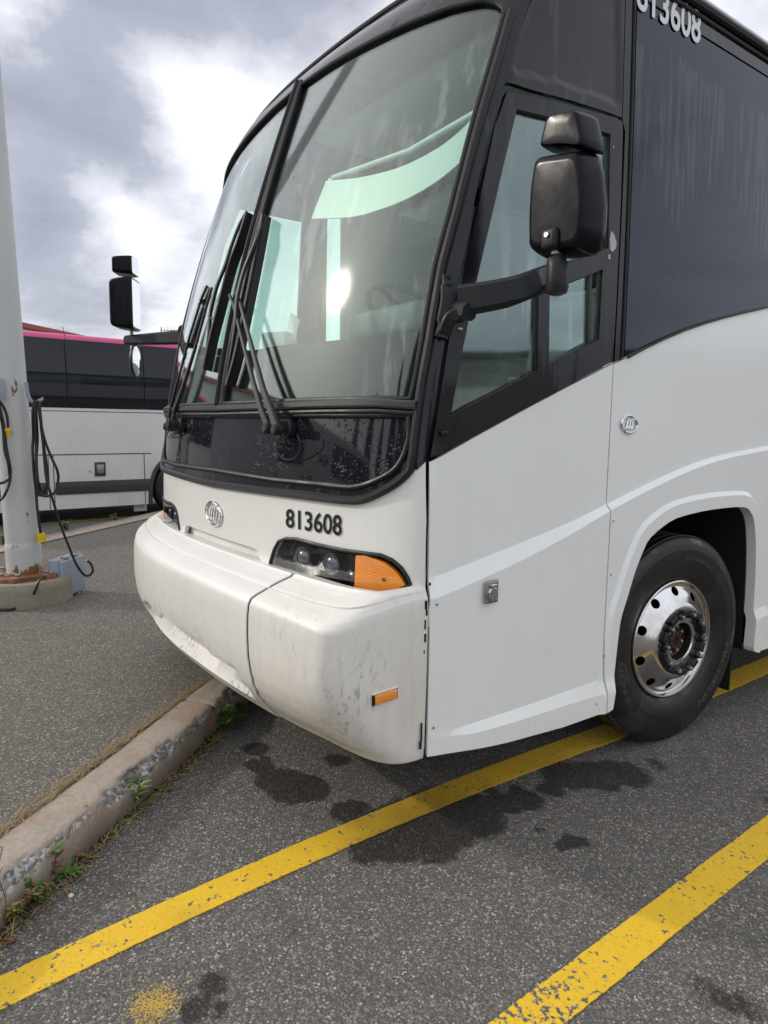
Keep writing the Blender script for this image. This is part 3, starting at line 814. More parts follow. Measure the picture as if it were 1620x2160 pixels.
patch('side_panel', 'white', side, fp, (), .02, 0, .02, bus, side_disp, ang=16, lines=crl)
# panel that carries the wheel arch, and the rear run of the coach side
ye = 9.5
ap = [(vs_+.004, sd_px(1252, 1497)[1]), (vs_+.004, by(vs_))] + [p for p in belt if p[0] > vs_+.01] 
zl = ap[-1][1]
ap += [(1.0, zl+.045), (1.45, zl+.10), (1.9, zl+.12), (2.0, zl+.12), (2.0, .35), (1.2, .352), (.70, .356), (.665, .36)] + list(reversed(arch[:-1])) + [(arch[0][0]-.005, z_sk+.012)]
patch('wheel_arch_panel', 'white', side, ap, (), .022, 0, .055, bus, side_disp, ang=16, lines=crl+arch_lines)
patch('rear_side_panel', 'white', side, [(2.006, .35), (2.006, 2.30), (3.2, 2.26), (5, 2.05), (7.6, 2.0), (ye, 2.0), (ye, .35)], [[(6.9, .35+.001), (6.9, .9), (7.1, 1.12), (8.1, 1.12), (8.3, .9), (8.3, .351)]], .3, .02, .02, bus)
# belt moulding (thin pale lip) and glass edge line under the dark side glass
bm = bmesh.new(); bl = [p for p in belt if p[0] > -.60]+[(1.0, zl+.045), (1.45, zl+.10), (2.0, zl+.12), (3.2, 2.26)]
strap(bm, [side(y, z)+Vector((.006, 0, .004)) for y, z in bl], .010, .012, (1, 0, 0)); link('belt_moulding', bm, 'rubber', bus)
# dark side glass with fleet number
gy0 = sd_px(1337, 300)[0]
sg = [(gy0, by(gy0)+.008)] + [(y, z+.008) for y, z in bl if y > gy0+.02] + [(5, 2.06), (7.6, 2.01), (ye, 2.01), (ye, 3.34), (gy0, 3.34)]
patch('side_window', 'coach_tint', side, sg, (), .12, -.002, .006, bus)
# black corner post between the driver's window and the side glass, with its black seam
yA = sd_px(1314, 400)[0]; yB = gy0-.014
tp = [(yA-.01, by(yA)+.004), (yB, by(yB)+.008), (yB, 3.34), (yA-.02, 3.34), (yA-.02, 2.79), (yA, 2.75)]
patch('corner_post', 'frame', side, tp, (), .08, .002, .02, bus)
patch('post_gap', 'dark', side, [(yB-.005, by(yB)), (gy0+.005, by(gy0)+.004), (gy0+.005, 3.34), (yB-.005, 3.34)], (), .3, -.014, .01, bus)
bm = bmesh.new(); tube(bm, [side(yB-.012, 1.86+.06*i)+Vector((.004, 0, 0)) for i in range(25)], .006, 8); link('post_bead', bm, 'rubber', bus)
# upper black panel over the driver's window with its pressed field
up0 = gl_u[-1]
upo = [p for p in [(gapline[-1][0]+.0, gapline[-1][1]+.018)]] + SP([(1130,196),(1200,214),(1270,236),(1310,251)])
upo = [(p[0], p[1]+.006) for p in upo]
tl = [(gapline[-1][0]-.004, 2.76), (S(gl_u[-1][0]+.02, 3.03).y+.004, 3.03), (S(gl_u[-1][0]+.05, ztop).y+.006, 3.29)]
upper = [(upo[-1][0]+.004, upo[-1][1]), (upo[-1][0]+.004, 3.34), (tl[-1][0]+.03, 3.34), (tl[-1][0], tl[-1][1]), tl[1], (tl[0][0], upo[0][1]), ] + upo[1:-1]
fld = SP([(1112,20),(1092,80),(1081,140),(1085,152),(1100,158),(1200,183),(1300,221),(1308,214),(1308,100),(1306,20)])
fld = [(fld[0][0]+.05, 3.30)] + fld + [(fld[-1][0], 3.30)]
def updisp(y, z):
    ins = inpoly(y, z, fld); d = min(dseg(y, z, p, q) for p, q in zip(fld, fld[1:]+fld[:1]))
    return -.008*smoothstep(0, .014, d) if ins else 0.
patch('upper_side_panel', 'black_paint', side, upper, (), .016, .001, .02, bus, updisp, ang=60)

# driver's window assembly
dw = thing('driver_window', None, None); del_keys = [k for k in ('category',) if k in dw]; dw.parent = bus
fo = SP([(1070,193),(1190,220),(1300,250),(1311,258),(1312,275),(1308,420),(1302,560),(1295,700),(1290,762)]) 
fo = fo + [(belt[3][0], belt[3][1]+.006), (belt[2][0], belt[2][1]+.006), (belt[1][0], belt[1][1]+.006)] + SP([(912,966),(929,850),(949,720),(989,530),(1045,270)])
gA = SP([(1089,231),(1190,256),(1286,283),(1284,400),(1282,524),(1240,540),(1203,553),(1136,577),(1134,680),(1132,783),(1050,827),(949,878),(975,735),(1003,596),(1030,480),(1060,352)])
gB = SP([(1158,612),(1203,594),(1270,568),(1266,640),(1262,716),(1210,745),(1156,771),(1157,690)])
patch('window_frame', 'frame', side, fo, [gA, gB], .05, .004, .028, dw)
def grow(P, k=.006):
    cx0 = sum(p[0] for p in P)/len(P); cz0 = sum(p[1] for p in P)/len(P)
    out = []
    for y, z in P:
        d = hypot(y-cx0, z-cz0); out.append((y+(y-cx0)/d*k, z+(z-cz0)/d*k))
    return out
patch('window_pane', 'door_glass', side, grow(gA), (), .10, -.014, .004, dw)
gBi = SP([(1158,615),(1203,597),(1250,580),(1249,650),(1247,722),(1210,743),(1158,769)])
patch('sliding_pane', 'door_glass', side, grow(gBi, .01), (), .10, -.024, .004, dw)
bm = bmesh.new()
P2 = [side(*p)+Vector((-.016, 0, 0)) for p in refine(SP([(1250,578),(1247,724)]), .5)[:2]]
strap(bm, [side(*sd_px(1252, 574))+Vector((-.02, 0, 0)), side(*sd_px(1249, 726))+Vector((-.02, 0, 0))], .022, .016, (1, 0, 0)); link('sash', bm, 'frame', dw)
strap_bm = bmesh.new()
for P in (gA, gB):
    tube(strap_bm, [side(y, z)+Vector((-.006, 0, 0)) for y, z in refine(P, .12)], .006, 6, False, 1, None, True)
link('glazing_bead', strap_bm, 'rubber', dw)
bm = bmesh.new()
ch = [sd_px(1287,490),(0,0)]
cpx = [(1287,488),(1293,494),(1298,512),(1297,524),(1290,532),(1285,528),(1284,505)]
patch('paint_chip', 'chip', side, SP(cpx), (), .02, .0055, .001, dw)
patch('paint_chip', 'chip', side, SP([(1281,537),(1285,538),(1285,548),(1281,546)]), (), .02, .0055, .001, dw)
patch('paint_chip', 'chip', side, SP([(1291,309),(1293,309),(1293,314),(1291,313)]), (), .02, .0055, .001, dw)
bm = bmesh.new(); c0 = side(*sd_px(935, 914)); bx(bm, -.004, .010, -.016, .016, -.008, .008, .003, Matrix.Translation(c0)); link('frame_catch', bm, 'frame', dw)

# fleet numbers and emblems
TXT = '813608'
zb0 = .5*(sd_px(1354,26)[1]+sd_px(1469,92)[1]); y0t, y1t = sd_px(1341,20)[0], sd_px(1476,92)[0]
zA, zB = sd_px(1354,26)[1], sd_px(1469,92)[1]
lettering('fleet_number', TXT, 'decal_white', lambda x, y: side(y0t+(y1t-y0t)*x, zA+(zB-zA)*x+.137*y)+Vector((.0035, 0, 0)), bus, .018, 'white fleet number 813608 high on the dark side glass', 0)
q = FP([(604,1112),(722,1131),(604,1072),(722,1086)])
def fmap(x, y):
    a = (q[0][0]+(q[1][0]-q[0][0])*x, q[0][1]+(q[1][1]-q[0][1])*x); b = (q[2][0]+(q[3][0]-q[2][0])*x, q[2][1]+(q[3][1]-q[2][1])*x)
    u, z = a[0]+(b[0]-a[0])*y, a[1]+(b[1]-a[1])*y
    return S(u, z)+nrm(S, u, z)*.0035
lettering('fleet_number', TXT, 'decal_black', fmap, bus, .018, 'black fleet number 813608 above the headlight', 0)
def emblem(mapf, sc):
    """two open arcs and three slanted S bars"""
    bm = bmesh.new()
    def T(P, r): tube(bm, [mapf(x, y, .006) for x, y in P], r*sc, 8, True)
    A = [(.5*cos(a)*1.0-.03, .40*sin(a)+.03) for a in [radians(50+i*9) for i in range(21)]]
    B = [(.5*cos(a)*1.0+.03, .40*sin(a)-.03) for a in [radians(-130+i*9) for i in range(21)]]
    T(A, .060); T(B, .060)
    for k in range(3):
        x0 = -.17+.17*k
        P = catmull([Vector(p) for p in ((x0-.16, -.20+.02*k), (x0-.08, -.24), (x0-.01, -.12), (x0+.03, .08), (x0+.09, .22), (x0+.17, .22-.01*k))], 5)
        T([(p.x, p.y) for p in P], .055)
    return bm
eu, ez = fz_px(453, 1083)
def em1(x, y, o): u, z = eu+x*.098*.82/1.9*2, ez+y*.125; return S(u, z)+nrm(S, u, z)*o
link('emblem', emblem(em1, .115), 'chrome', bus)['label'] = 'chrome emblem on the nose above the bumper'
ey, ezz = sd_px(1325, 895)
def em2(x, y, o): return side(ey+x*.105, ezz+y*.085)+Vector((o, 0, 0))
link('emblem', emblem(em2, .085), 'chrome', bus)['label'] = 'small chrome emblem on the side panel'
# chrome key flap
ky, kz = sd_px(1037, 1248, 1.335)
kf = thing('key_flap', None, None); kf.parent = bus
bm = bmesh.new(); bx(bm, .018, .026, ky-.032, ky+.032, kz-.042, kz+.042, .006, Matrix.Translation((1.313, 0, 0))); link('flap_plate', bm, 'steel', kf)
bm = bmesh.new(); disc(bm, (1.337, ky, kz-.007), (1, 0, 0), .024, .010, 28); link('flap_cap', bm, 'chrome', kf)
bm = bmesh.new(); bx(bm, 1.337, 1.351, ky-.013, ky+.013, kz+.019, kz+.030, .003)
link('flap_hinge', bm, 'chrome', kf)
for a, b in ((-.025, .034), (.025, .034), (-.025, -.034), (.025, -.034)): bm = bmesh.new(); disc(bm, (1.338, ky+a, kz+b), (1, 0, 0), .004, .002, 10); link('flap_screw', bm, 'chrome', kf)
for (u_, v_) in ((912,1272),(1240,1478),(1283,1098),(905,1530),(1278,1210),(1262,1380)):
    P = sd_px(u_, v_); bm = bmesh.new(); disc(bm, Vector((1.295+side_disp(*P), P[0], P[1])), (1, 0, 0), .0045, .002, 10); link('panel_screw', bm, 'steel', bus)
# latch at the frame edge, rear
ly, lz = sd_px(1617, 1285)
bm = bmesh.new(); bx(bm, 1.335, 1.343, ly-.05, ly+.07, lz-.045, lz+.045, .006); bx(bm, 1.343, 1.350, ly-.025, ly+.05, lz-.025, lz+.025, .004); link('side_latch', bm, 'steel', bus)

# ------------------------------------------------------------------ headlights
def headlight(sg):
    g = thing('headlight', None, None); g.parent = bus
    g['label'] = 'headlight with amber corner lens on the driver side' if sg > 0 else 'headlight on the door side'
    F2 = lambda P: P if sg > 0 else mirror_u(P)
    SS = S
    patch('headlight_bucket', 'lamp_dark', SS, F2(hl), (), .05, -.052, .01, g)
    rim = F2(hl); V3 = [SS(u, z)+nrm(SS, u, z)*.002 for u, z in refine(rim, .03)]
    bm = bmesh.new(); tube(bm, V3, .0075, 8, False, 1, None, True); link('headlight_rim', bm, 'rubber', g)
    clear = FP([(576,1190),(585,1163),(593,1148),(604,1142),(627,1144),(671,1156),(727,1168),(743,1171),(740,1200),(740,1233),(700,1228),(650,1217),(600,1202)])
    patch('clear_lens', 'lens_cover', SS, F2(clear), (), .03, .002, .004, g)
    dv_ = FP([(741,1172),(751,1173),(748,1236),(738,1234)]); patch('lamp_divider', 'lamp_dark', SS, F2(dv_), (), .03, .003, .05, g)
    am = FP([(752,1171),(771,1172),(793,1179),(812,1187),(827,1198),(838,1208),(847,1220),(855,1234),(840,1241),(827,1244),(810,1246),(793,1246),(770,1242),(749,1237),(750,1205)])
    patch('turn_signal', 'amber', SS, F2(am), (), .02, .004, .02, g)
    for (u_, v_) in ((629,1177), (690,1191)):
        c = fz_px(u_, v_); cu = c[0] if sg > 0 else -c[0]
        p = SS(cu, c[1]); n = nrm(SS, cu, c[1]); n = n if n.y < 0 else -n
        bm = bmesh.new(); s_ = n.orthogonal().normalized()
        lathe(bm, [(.038, 0), (.040, -.004), (.036, -.008), (.033, -.004), (.026, .006), (.014, .012), (0, .014)], 32, Matrix.Translation(p-n*.022) @ n.to_track_quat('X', 'Z').to_matrix().to_4x4()); link('lamp_projector', bm, 'lamp_glass', g)
        bm = bmesh.new(); qv = n.cross(s_); tube(bm, [p-n*.020+s_*cos(a)*.041+qv*sin(a)*.041 for a in [2*pi*i/40 for i in range(40)]], .003, 6, False, 1, None, True); link('projector_ring', bm, 'steel', g)
    cb_ = fz_px(866-1, 1225) if False else fz_px(811, 1222); cu = cb_[0]*sg
    p = SS(cu, cb_[1]); n = nrm(SS, cu, cb_[1]); n = n if n.y < 0 else -n
    bm = bmesh.new(); disc(bm, p+n*.004, n, .008, .003, 8); link('bulb_mark', bm, 'leaf_dead', g)
headlight(1); headlight(-1)

# ------------------------------------------------------------------ bumper
YE = -1.654
prof = [  # y front, z front, z side, half width, corner exponent
 (-1.86, .985, 1.000, 1.262, 5.0), (-1.925, .998, 1.013, 1.275, 5.5), (-1.945, 1.001, 1.016, 1.282, 5.5), (-1.952, .994, 1.012, 1.286, 5.5),
 (-2.000, .980, 1.008, 1.292, 6.0), (-2.036, .966, 1.000, 1.296, 6.5), (-2.042, .960, .996, 1.2965, 6.5), (-2.048, .961, .996, 1.298, 6.5),
 (-2.092, .943, .985, 1.302, 7.5), (-2.112, .932, .976, 1.306, 8.5), (-2.123, .912, .956, 1.3085, 10), (-2.128, .875, .92, 1.309, 10), (-2.130, .80, .85, 1.309, 10),
 (-2.128, .72, .76, 1.309, 9), (-2.118, .65, .67, 1.308, 7.5), (-2.100, .59, .585, 1.306, 6), (-2.070, .535, .51, 1.304, 5), (-2.035, .490, .45, 1.302, 4.2), (-2.005, .455, .41, 1.300, 3.4), (-1.990, .432, .390, 1.297, 3.2),
 (-1.965, .418, .384, 1.290, 3.1), (-1.93, .415, .384, 1.26, 3.0), (-1.85, .42, .39, 1.18, 3.0)]
def bpoint(x, t):
    i = min(int(t), len(prof)-2); f = t-i
    a = [prof[i][k]*(1-f)+prof[i+1][k]*f for k in range(5)]
    yf, z0, z1, W, n = a
    ax = min(abs(x), W*.99999); r = (ax/W)**n
    bow = .055*(ax/1.2)**2
    D = YE-yf-.0
    y = YE-(D-bow*(1-r))*(1-r)**(1/n)
    k = smoothstep(1.0, 1.29, ax) * smoothstep(-2.0, -1.70, y)
    return Vector((x, y, z0+(z1-z0)*k))
def bside(t, w_):   # along the side beyond the corner: parameter by arc; w_ 0..1
    pass
def bcol(t, s, sg=1):     # s in 0..1 from centre to end of the side, sampled densely round the corner
    i = min(int(t), len(prof)-2); f = t-i; n = prof[i][4]*(1-f)+prof[i+1][4]*f; W = prof[i][3]*(1-f)+prof[i+1][3]*f
    if sg < 0: n = min(n, 2.5); W *= .968
    phi = s*pi/2
    return W*min(1, max(0, sin(phi)))**(2/n), phi, n, W
def bpt(s, t, sg=1):
    x, phi, n, W = bcol(t, s, sg); i = min(int(t), len(prof)-2); f = t-i
    yf, z0, z1 = [prof[i][k]*(1-f)+prof[i+1][k]*f for k in range(3)]
    bow = (.055 if sg > 0 else .12)*(x/1.2)**2; D = YE-yf
    r = (x/W)**n
    y = YE-(D-bow*(1-r))*max(0, cos(phi))**(2/n)
    k = smoothstep(1.0, 1.29, x)*smoothstep(-2.08, -1.68, y)
    return Vector((sg*x, y, z0+(z1-z0)*k))
def seamx(t):
    z = prof[min(int(round(t)), len(prof)-1)][1]
    return .815-.07*clamp((.62-z)/.20)
def s_of_x(x, t, sg=1):
    _, _, n, W = bcol(t, .5, sg); return math.asin(clamp((x/W))**(n/2))/(pi/2) if x > 0 else 0
NT = (len(prof)-1)*3
def bumper_piece(name, mat, cols, dispf=None):
    """cols(t) -> list of signed (s, sg)"""
    bm = bmesh.new(); G = []; G2 = []
    for j in range(NT+1):
        t = j/3; row = []; pts = cols(t)
        P = [bpt(abs(s), t, 1 if s >= 0 else -1) for s in pts]
        row = P; G.append(row)
    nr, nc = len(G), len(G[0])
    Vt = []
    for j in range(nr):
        R_ = []
        for k in range(nc):
            a = G[j][min(k+1, nc-1)]-G[j][max(k-1, 0)]; b = G[min(j+1, nr-1)][k]-G[max(j-1, 0)][k]
            n = a.cross(b)
            n = n.normalized() if n.length > 1e-9 else Vector((0, -1, 0))
            if n.dot(Vector((G[j][k].x, G[j][k].y+1.2, 0))) < 0: n = -n
            p = G[j][k].copy()
            if dispf: p += n*dispf(p, n)
            R_.append((p, n))
        Vt.append(R_)
    top = [[bm.verts.new(p) for p, n in r] for r in Vt]; bot = [[bm.verts.new(p-n*.006) for p, n in r] for r in Vt]
    for j in range(nr-1):
        for k in range(nc-1):
            bm.faces.new((top[j][k], top[j+1][k], top[j+1][k+1], top[j][k+1])); bm.faces.new((bot[j][k], bot[j][k+1], bot[j+1][k+1], bot[j+1][k]))
    for j in range(nr-1):
        bm.faces.new((top[j][0], bot[j][0], bot[j+1][0], top[j+1][0])); bm.faces.new((top[j][-1], top[j+1][-1], bot[j+1][-1], bot[j][-1]))
    for k in range(nc-1):
        bm.faces.new((top[0][k], top[0][k+1], bot[0][k+1], bot[0][k])); bm.faces.new((top[-1][k], bot[-1][k], bot[-1][k+1], top[-1][k+1]))
    return link(name, bm, mat, bus, ang=50)
# recess outline in (x, z) on the lower centre section
def rz(px): 
    P = []
    for u, v in px:
        d = ray(u, v); best = None
        for i in range(400):
            t_ = 2.0+i*.012; p = CAM+d*t_
            if p.z < .36: break
            # front y at this (x,z)
            j = 12
            while j < len(prof)-3 and prof[j+1][1] > p.z: j += 1
            f = clamp((prof[j][1]-p.z)/(prof[j][1]-prof[j+1][1])); yy = bpoint(p.x, j+f).y
            if p.y >= yy*1.0 and False: pass
            if p.y > yy-.0 and p.y < yy+.05: best = p; break
        P.append((best.x, best.z) if best else (0, .4))
    return P
rec_line = [(-.70, .615), (-.50, .620), (-.42, .665), (.40, .665), (.48, .620), (.70, .615), (.735, .54), (.70, .500), (.3, .492), (-.3, .492), (-.70, .500), (-.735, .54)]
fogs = [[(.50, .603), (.68, .600), (.70, .520), (.52, .515)], [(-.50, .603), (-.68, .600), (-.70, .520), (-.52, .515)]]
def cdisp(p, n):
    if p.z > .68 or p.z < .45: return .006
    ins = inpoly(p.x, p.z, rec_line); d = min(dseg(p.x, p.z, a, b) for a, b in zip(rec_line, rec_line[1:]+rec_line[:1]))
    r = .006-.071*smoothstep(0, .016, d) if ins else .006
    for fg in fogs:
        if inpoly(p.x, p.z, fg):
            d = min(dseg(p.x, p.z, a, b) for a, b in zip(fg, fg[1:]+fg[:1])); r -= .020*smoothstep(0, .010, d)
    return r
def cols_c(t):
    sm = seamx(t); n = 160
    return [(1 if x >= 0 else -1)*s_of_x(abs(x), t, 1 if x >= 0 else -1) if abs(x) > 1e-6 else 0. for x in [-sm+2*sm*i/n for i in range(n+1)]]
def cols_r(sg):
    def f(t):
        s0 = s_of_x(seamx(t)+.008, t, sg)
        # even spacing along x then round the corner
        out = []
        for i in range(61):
            k = i/60
            if k < .35: x = seamx(t)+.008+(1.02-seamx(t))*k/.35; s = s_of_x(x, t, sg); sl_ = s
            else: s = sl_+(1-sl_)*((k-.35)/.65)
            out.append(sg*min(1., s))
        # resample corner by chord length
        P = [bpt(abs(s), t, sg) for s in out]; fine = [out[21]+(sg-out[21])*i/300 for i in range(301)]
        Q = [bpt(abs(s), t, sg) for s in fine]; acc = [0]
        for a, b in zip(Q, Q[1:]): acc.append(acc[-1]+(b-a).length)
        res = out[:21]
        for i in range(60):
            tg = acc[-1]*i/59; j = 0
            while j < 299 and acc[j+1] < tg: j += 1
            res.append(fine[j]+(fine[j+1]-fine[j])*clamp((tg-acc[j])/max(1e-9, acc[j+1]-acc[j])))
        return res if sg > 0 else list(reversed(res))
    return f
bumper_piece('bumper_centre', 'bumper', cols_c, cdisp)
bumper_piece('bumper_corner', 'bumper_corner', cols_r(1))['label'] = 'scuffed grimy bumper corner on the driver side'
bumper_piece('bumper_corner', 'bumper_corner', cols_r(-1))['label'] = 'bumper corner on the door side'
# dark backing seen in the joints
for sg in (1, -1):
    bm = bmesh.new(); P = [bpt(s_of_x(seamx(j/3)+.004, j/3, sg), j/3, sg) for j in range(13, NT-5)]
    strap(bm, [p+Vector((0, .018, 0)) for p in P], .03, .008, lambda i: Vector((0, -1, .3)))
    link('bumper_joint', bm, 'dark', bus)
bm = bmesh.new()
bx(bm, 1.232, 1.250, -1.668, -1.61, .44, 1.46, .002); link('corner_backing', bm, 'dark', bus); bm = bmesh.new(); bx(bm, -1.250, -1.232, -1.668, -1.61, .44, 1.46, .002); link('corner_backing', bm, 'dark', bus)
bm = bmesh.new(); strap(bm, [Vector((1.285, -1.646, .42)), Vector((1.285, -1.646, .94))], .012, .012, (1, 0, 0)); link('corner_trim', bm, 'white_front', bus)
for (u_, v_, h_, w_) in ((899,1276,.030,.010),(900,1292,.022,.007),(897,1318,.034,.006),(897,1346,.030,.008),(895,1375,.012,.004),(889,1545,.07,.007),(887,1572,.03,.010),(907,1232,.010,.008)):
    P = on_x(u_, v_, 1.310); bm = bmesh.new(); bx(bm, -.002, .0015, -w_/2, w_/2, -h_/2, h_/2, .001, Matrix.Translation(P)); link('paint_chip', bm, 'dark', bus)
# fog pockets
for fg, lb in zip(fogs, ('fog lamp cover on the driver side', 'fog lamp cover on the door side')):
    cx0 = sum(p[0] for p in fg)/4; g = thing('fog_lamp', None, None); g.parent = bus; g['label'] = lb
    yb = -1.93 if True else 0
    bm = bmesh.new(); xs = sorted(p[0] for p in fg)
    sg_ = 1 if cx0 > 0 else -1; y_ = bpt(s_of_x(abs(cx0), 15, sg_), 15, sg_).y+.030
    bx(bm, xs[0]+.022, xs[-1]-.022, y_+.028, y_+.050, .522, .585, .006); link('lamp_cover', bm, 'white_front', g)
    bm = bmesh.new(); bx(bm, xs[0]+.0, xs[-1]-.02, y_+.012, y_+.03, .590, .602, .003); link('lamp_trim', bm, 'rubber', g)
    bm = bmesh.new(); disc(bm, (cx0, y_+.028, .570), (0, -1, 0), .006, .003, 10); link('cover_screw', bm, 'rust', g)
# side marker light
def bsidept(u, v, x=1.305): return on_x(u, v, x)
c = on_x(810, 1466, 1.30)
# find the corner surface point under the photo position of the marker
best = None
for j in range(36, 60):
    for i in range(120):
        s = .45+.55*i/119; p = bpt(s, j/3, 1); r = p-CAM; k = r.dot(FWD); uu = 810+FPX*r.dot(RGT)/k; vv = 1080+FPX*r.dot(DWN)/k
        d = hypot(uu-810, vv-1466)
        if best is None or d < best[0]: best = (d, p, s, j/3)
_, mp, ms, mt = best
mn = (bpt(ms+.01, mt)-bpt(ms-.01, mt)).cross(bpt(ms, mt+.3)-bpt(ms, mt-.3)).normalized(); mn = mn if mn.x > 0 else -mn
tx = (bpt(min(ms+.02, 1), mt)-bpt(ms-.02, mt)).normalized(); tz = mn.cross(tx).normalized(); tz = tz if tz.z > 0 else -tz
mk_m = Matrix((tx, mn, tz)).transposed().to_4x4(); mk_m.translation = mp
g = thing('side_marker', None, None); g.parent = bus
bm = bmesh.new(); bx(bm, -.046, .046, -.004, .010, -.016, .016, .004, mk_m); link('marker_lens', bm, 'amber', g)
bm = bmesh.new(); tube(bm, [mk_m @ Vector(p) for p in ((-.052, .001, -.021), (.052, .001, -.021), (.052, .001, .021), (-.052, .001, .021))], .003, 6, False, 1, None, True); link('marker_surround', bm, 'bumper_corner', g)
bm = bmesh.new(); bx(bm, -.054, -.045, .0, .008, -.018, .018, .002, mk_m); link('marker_gap', bm, 'dark', g)

# ------------------------------------------------------------------ wipers
def wiper(name, lab, arms, blade_px, yoke, pivot_px, back_px, offp=.10):
    g = thing(name, None, None); g.parent = bus; g['label'] = lab
    def P3(u, v, o):
        a = fz_px(u, v); d = ray(u, v); return S(*a)-d*(o/max(.40, abs(d.dot(nrm(S, *a)))))
    n_at = lambda u, v: nrm(S, *fz_px(u, v))
    for A in arms:
        bm = bmesh.new(); pts = [P3(u, v, o) for u, v, o, w_ in A]; k = len(pts)
        dense = []; wd = []
        for i in range(k-1):
            for j in range(6): f = j/6; dense.append(pts[i].lerp(pts[i+1], f)); wd.append(1.05*(A[i][3]*(1-f)+A[i+1][3]*f))
        dense.append(pts[-1]); wd.append(1.05*A[-1][3])
        nn = n_at(A[0][0], A[0][1]); strap(bm, dense, wd, [max(.012, w_*.6) for w_ in wd], nn); link('wiper_arm', bm, 'wiper', g)
        bm = bmesh.new(); p = pts[0]; disc(bm, p+nn*-.012, nn, .021, .036, 20); link('arm_pivot', bm, 'plastic', g)
        for i in (1, 2):
            pass
    # blade: rubber strip along the glass plus a curved carrier frame
    B = catmull([P3(u, v, .016) for u, v in blade_px], 8); nb = n_at(*blade_px[len(blade_px)//2])
    bm = bmesh.new(); strap(bm, B, .014, .038, nb); link('blade_rubber', bm, 'wiper', g)
    bm = bmesh.new(); strap(bm, [b+nb*.026 for b in B], .022, .008, nb); link('blade_spine', bm, 'plastic', g)
    bm = bmesh.new(); Y = catmull([P3(u, v, o) for u, v, o in yoke], 8); strap(bm, Y, [.010+.016*sin(pi*i/(len(Y)-1)) for i in range(len(Y))], .014, nb); link('blade_carrier', bm, 'wiper', g)
    # small claws
    m_ = len(Y)
    for fr in (.08, .3, .7, .93):
        a = Y[int(fr*(m_-1))]; b = min(B, key=lambda q_: (q_-a).length); bm = bmesh.new(); strap(bm, [a, b+nb*.012], .010, .010, nb.cross((a-b).normalized())); link('blade_claw', bm, 'plastic', g)
    # hub on the glass band and the washer hose
    c0 = P3(*pivot_px, .0); nn = n_at(*pivot_px)
    bm = bmesh.new(); prev = None
    for (h, r) in ((.0, .040), (.03, .026)): disc(bm, c0+nn*h, nn, r, .03 if h == 0 else .045, 24)
    disc(bm, c0+nn*.072, nn, .030, .012, 24); link('wiper_hub', bm, 'plastic', g)
    bm = bmesh.new(); H = catmull([P3(u, v, o) for u, v, o in back_px], 8); tube(bm, H, .0035, 6); link('washer_hose', bm, 'cable', g)
    return g
wiper('wiper', 'pair of wiper arms and blade beside the centre bar on the driver side',
  [[(586,907,.085,.034),(573,870,.075,.030),(555,820,.062,.026),(528,720,.055,.020),(507,640,.055,.015),(498,617,.055,.012)],
   [(567,904,.085,.028),(552,866,.075,.026),(536,812,.062,.022),(512,720,.055,.016),(492,640,.055,.013),(484,622,.055,.012)]],
  [(564,457),(548,545),(525,660),(505,755),(488,815)],
  [(557,455,.03),(547,490,.05),(531,530,.06),(515,570,.065),(504,610,.07),(499,640,.065),(497,680,.055),(490,730,.045),(482,780,.035),(479,812,.022)],
  (612,905), [(597,915,.06),(586,930,.02),(586,955,.02),(604,970,.02),(625,963,.03),(634,940,.05),(628,918,.06)])
wiper('wiper', 'pair of wiper arms and blade on the door side pane',
  [[(362,902,.085,.034),(368,868,.075,.032),(385,820,.062,.028),(410,740,.055,.022),(436,645,.055,.015),(447,606,.055,.012)],
   [(354,900,.085,.028),(360,862,.075,.024),(376,800,.062,.020),(400,710,.055,.016),(425,630,.055,.013),(437,603,.055,.012)]],
  [(530,452),(512,510),(492,565),(470,650),(452,720),(439,782)],
  [(521,446,.03),(505,475,.05),(487,522,.06),(475,560,.065),(459,600,.07),(452,625,.065),(444,660,.055),(441,700,.045),(437,740,.035),(437,778,.022)],
  (386,898), [(362,905,.06),(352,915,.03),(356,922,.03),(370,916,.03),(382,895,.04),(384,872,.05)])

# ------------------------------------------------------------------ mirrors
def loft(bm, rings, cap=True):
    R = [[bm.verts.new(p) for p in r] for r in rings]; n = len(R[0])
    for A, B in zip(R, R[1:]):
        for k in range(n): bm.faces.new((A[k], A[(k+1) % n], B[(k+1) % n], B[k]))
    if cap: bm.faces.new(list(reversed(R[0]))); bm.faces.new(R[-1])
    bmesh.ops.recalc_face_normals(bm, faces=bm.faces); return bm
def roundpoly(P, r, k=5):
    out = []; n = len(P)
    for i in range(n):
        a, b, c = Vector(P[i-1]), Vector(P[i]), Vector(P[(i+1) % n]); d1 = (a-b); d2 = (c-b); rr = min(r, d1.length*.45, d2.length*.45)
        p, q_ = b+d1.normalized()*rr, b+d2.normalized()*rr
        for j in range(k+1):
            t = j/k; out.append((1-t)**2*p+2*t*(1-t)*b+t*t*q_)
    return out
def shell(name, P, depth, mat, parent, r=.03, nv=Vector((0, -1, 0)), taper=.84):
    """rounded housing: outline P (3D, roughly planar), bulging along nv"""
    c = sum(P, Vector())/len(P); R0 = roundpoly(P, r)
    rings = []
    for d, s in ((-.02, .965), (-.004, .995), (.006, 1.), (.25*depth, .985), (.55*depth, .955), (.80*depth, .915), (.93*depth, .875), (.99*depth, .82), (depth*1.0, .74)):
        rings.append([c+(p-c)*s+nv*d for p in R0])
    rings.append([c+(p-c)*.3+nv*depth*1.01 for p in R0])
    bm = bmesh.new(); loft(bm, rings); return link(name, bm, mat, parent, ang=45)
g = thing('side_mirror', None, None); g.parent = bus; g['label'] = 'driver side mirror on its bent arm'
MYp = on_x(1195, 560, 1.60).y
def PY(u, v, y=None): return on_y(u, v, MYp if y is None else y)
